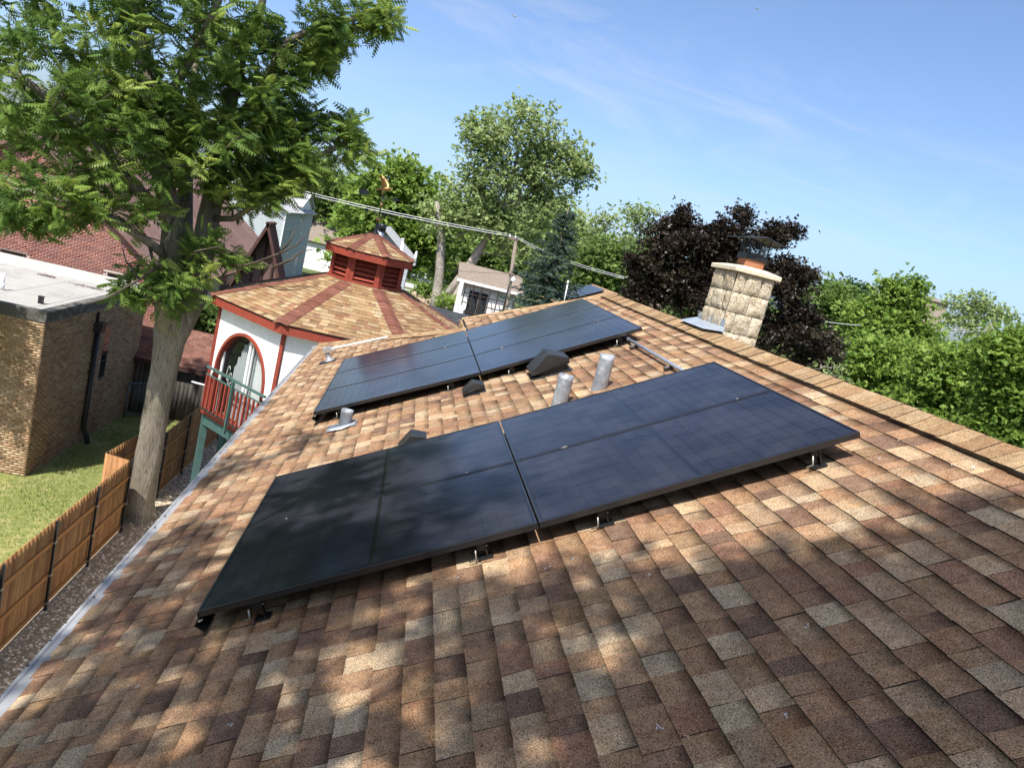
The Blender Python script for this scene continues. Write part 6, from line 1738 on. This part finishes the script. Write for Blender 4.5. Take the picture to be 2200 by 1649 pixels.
lq = at_y(1102, 603, 39.8); c = MB(); c.lathe([(.001, .22), (.09, .2), (.13, .0), (.11, -.04), (.001, -.06)], lq, 12); c.build('lamp', m_white, e)
for z_ in (2.0, 4.4):
    c = MB(); q = pt_ - d_ * z_; c.box((q[0] - .35, 39.86, q[2] - .05), (q[0] + .2, 40.0, q[2] + .05)); c.build('bracket', m_pole, e)
c = MB(); q = pt_ - d_ * 4.6; c.tube([q + (-.22, -.1, 3.2), q + (-.25, -.1, .1), q + (-.05, -.1, -1.5)], .05, 6); c.build('cable_riser', m_black, e)
m_wire = MAT('wire_grey', (.55, .55, .55), .5, .4, .2)


def wire(label, pts, sag, r_=.012, mat=None):
    e = empty('overhead_wire', pts[0], label=label, cat='wire', group='overhead wires'); c = MB()
    for a, b in zip(pts[:-1], pts[1:]):
        a, b = np.asarray(a), np.asarray(b); c.tube([a + (b - a) * t - np.array([0, 0, 4 * sag * t * (1 - t)]) for t in np.linspace(0, 1, 15)], r_, 5)
    c.build('cable', mat or m_wire, e)


L1 = at_y(380, 335, 40); R1 = at_y(1356, 598, 24)
wire('upper of the two pale wires passing over the cupola to the pole', [L1, pt_ + (-.38, 0, .16)], .30, .018)
wire('lower of the two pale wires passing over the cupola to the pole', [L1 - (0, 0, .10), pt_ + (-.05, 0, .08)], .33, .018)
wire('upper pale wire running from the pole to the copper maple', [pt_ + (-.05, 0, .15), R1], .22, .013)
wire('lower pale wire running from the pole to the copper maple', [pt_ + (-.05, 0, .07), R1 - (0, 0, .06)], .24, .013)
wire('thin dark wire at mid height of the pole crossing the trellis house', [at_y(640, 520, 38), pt_ - d_ * 2.0, at_y(1290, 640, 34)], .35, .010, m_black)
wire('thin dark wire low on the pole in front of the trellis house', [at_y(700, 600, 36), pt_ - d_ * 4.4], .3, .010, m_black)
wire('bright wire between copper maple and light green maple', [at_y(1690, 678, 30), at_y(1850, 699, 32)], .05, .02)
wp = at_y(2130, 695, 70); e = empty('utility_pole', (wp[0], 70, G), label='distant utility pole at the pale wind-blown tree', cat='utility pole')
c = MB(); c.tube([(wp[0], 70, G), (wp[0], 70, wp[2])], [.17, .12], 8); c.build('pole', m_pole, e); c = MB(); c.box((wp[0] - 1.0, 69.9, wp[2] - .6), (wp[0] + 1.0, 70.1, wp[2] - .45)); c.build('crossarm', m_pole, e)
for k in range(3): wire('distant wire %s of three left of the far pole' % ['highest', 'middle', 'lowest'][k], [at_y(1985, 703 + 4 * k, 66), np.array([wp[0], 70, wp[2] - .42 - .18 * k])], .12, .03)
fq = at_y(2018, 648, 110); gable_house('building', 'pale brown gabled building top showing above the right-hand maples', fq[0] - 4, fq[0] + 1.6, 110, 118, fq[2] - .2, fq[2] + .6, MAT('tan_wall', (.34, .27, .22), .9), m_rf_brn, 'x', .3, 'building')
# white antenna pipes behind the roof
for k, (x, y, x2, y2, Y) in enumerate(((1221, 603, 1218, 618, 20.0), (866, 512, 862, 545, 33.0))):
    a, b = at_y(x, y, Y), at_y(x2, y2, Y); b = b + (b - a) * 3; e = empty('vent_stack', b, label='thin white vent stack %s' % ['in front of the spruce beyond the back array', 'on the garage behind the cupola'][k], cat='vent pipe'); c = MB(); c.tube([b, a], .02 if k == 0 else .06, 8); c.tube([a - (0, 0, .1), a], .03 if k == 0 else .07, 8); c.build('pipe', m_white, e)
# stub flue behind the cupola
fq = at_y(820, 495, 20); e = empty('flue', (fq[0], 20, fq[2] - 1), label='grey flue pipe with black crown behind the cupola tip', cat='flue'); c = MB(); c.tube([(fq[0], 20, fq[2] - 4.5), (fq[0], 20, fq[2])], .085, 12); c.build('pipe', m_galv, e)
c = MB(); c.lathe([(.085, -.02), (.12, 0), (.12, .17), (.085, .2), (.001, .2)], fq, 14); c.build('crown', m_black, e)
# two gulls far up
for k, (x, y) in enumerate(((1105, 35), (1627, 19))):
    q = at_d(x, y, 120); e = empty('bird', q, label='tiny white bird gliding %s' % ['above the centre of the sky, wings spread', 'high in the sky above the chimney'][k], cat='bird'); c = MB()
    T = RC[0] * .92 + RC[1] * .4; Nn = RC[2]; s_ = .52 if k == 0 else .3
    for sg in (-1, 1): c.add([q + T * sg * .06 - Nn * .12, q + T * sg * s_ * .6 - Nn * .10 - RC[1] * .08, q + T * sg * s_ + Nn * .1 - RC[1] * .04, q + T * sg * s_ * .6 + Nn * .16 - RC[1] * .06, q + T * sg * .06 + Nn * .14] + [q + T * sg * .06 - Nn * .12 + RC[1] * .05, q + T * sg * .06 + Nn * .14 + RC[1] * .05], [(0, 1, 2, 3, 4), (0, 5, 6, 4), (0, 1, 5), (4, 6, 3)])
    c.tube([q - Nn * .3, q - Nn * .15, q + Nn * .1, q + Nn * .34], [.02, .07, .06, .015], 8); c.build('body', m_white, e)
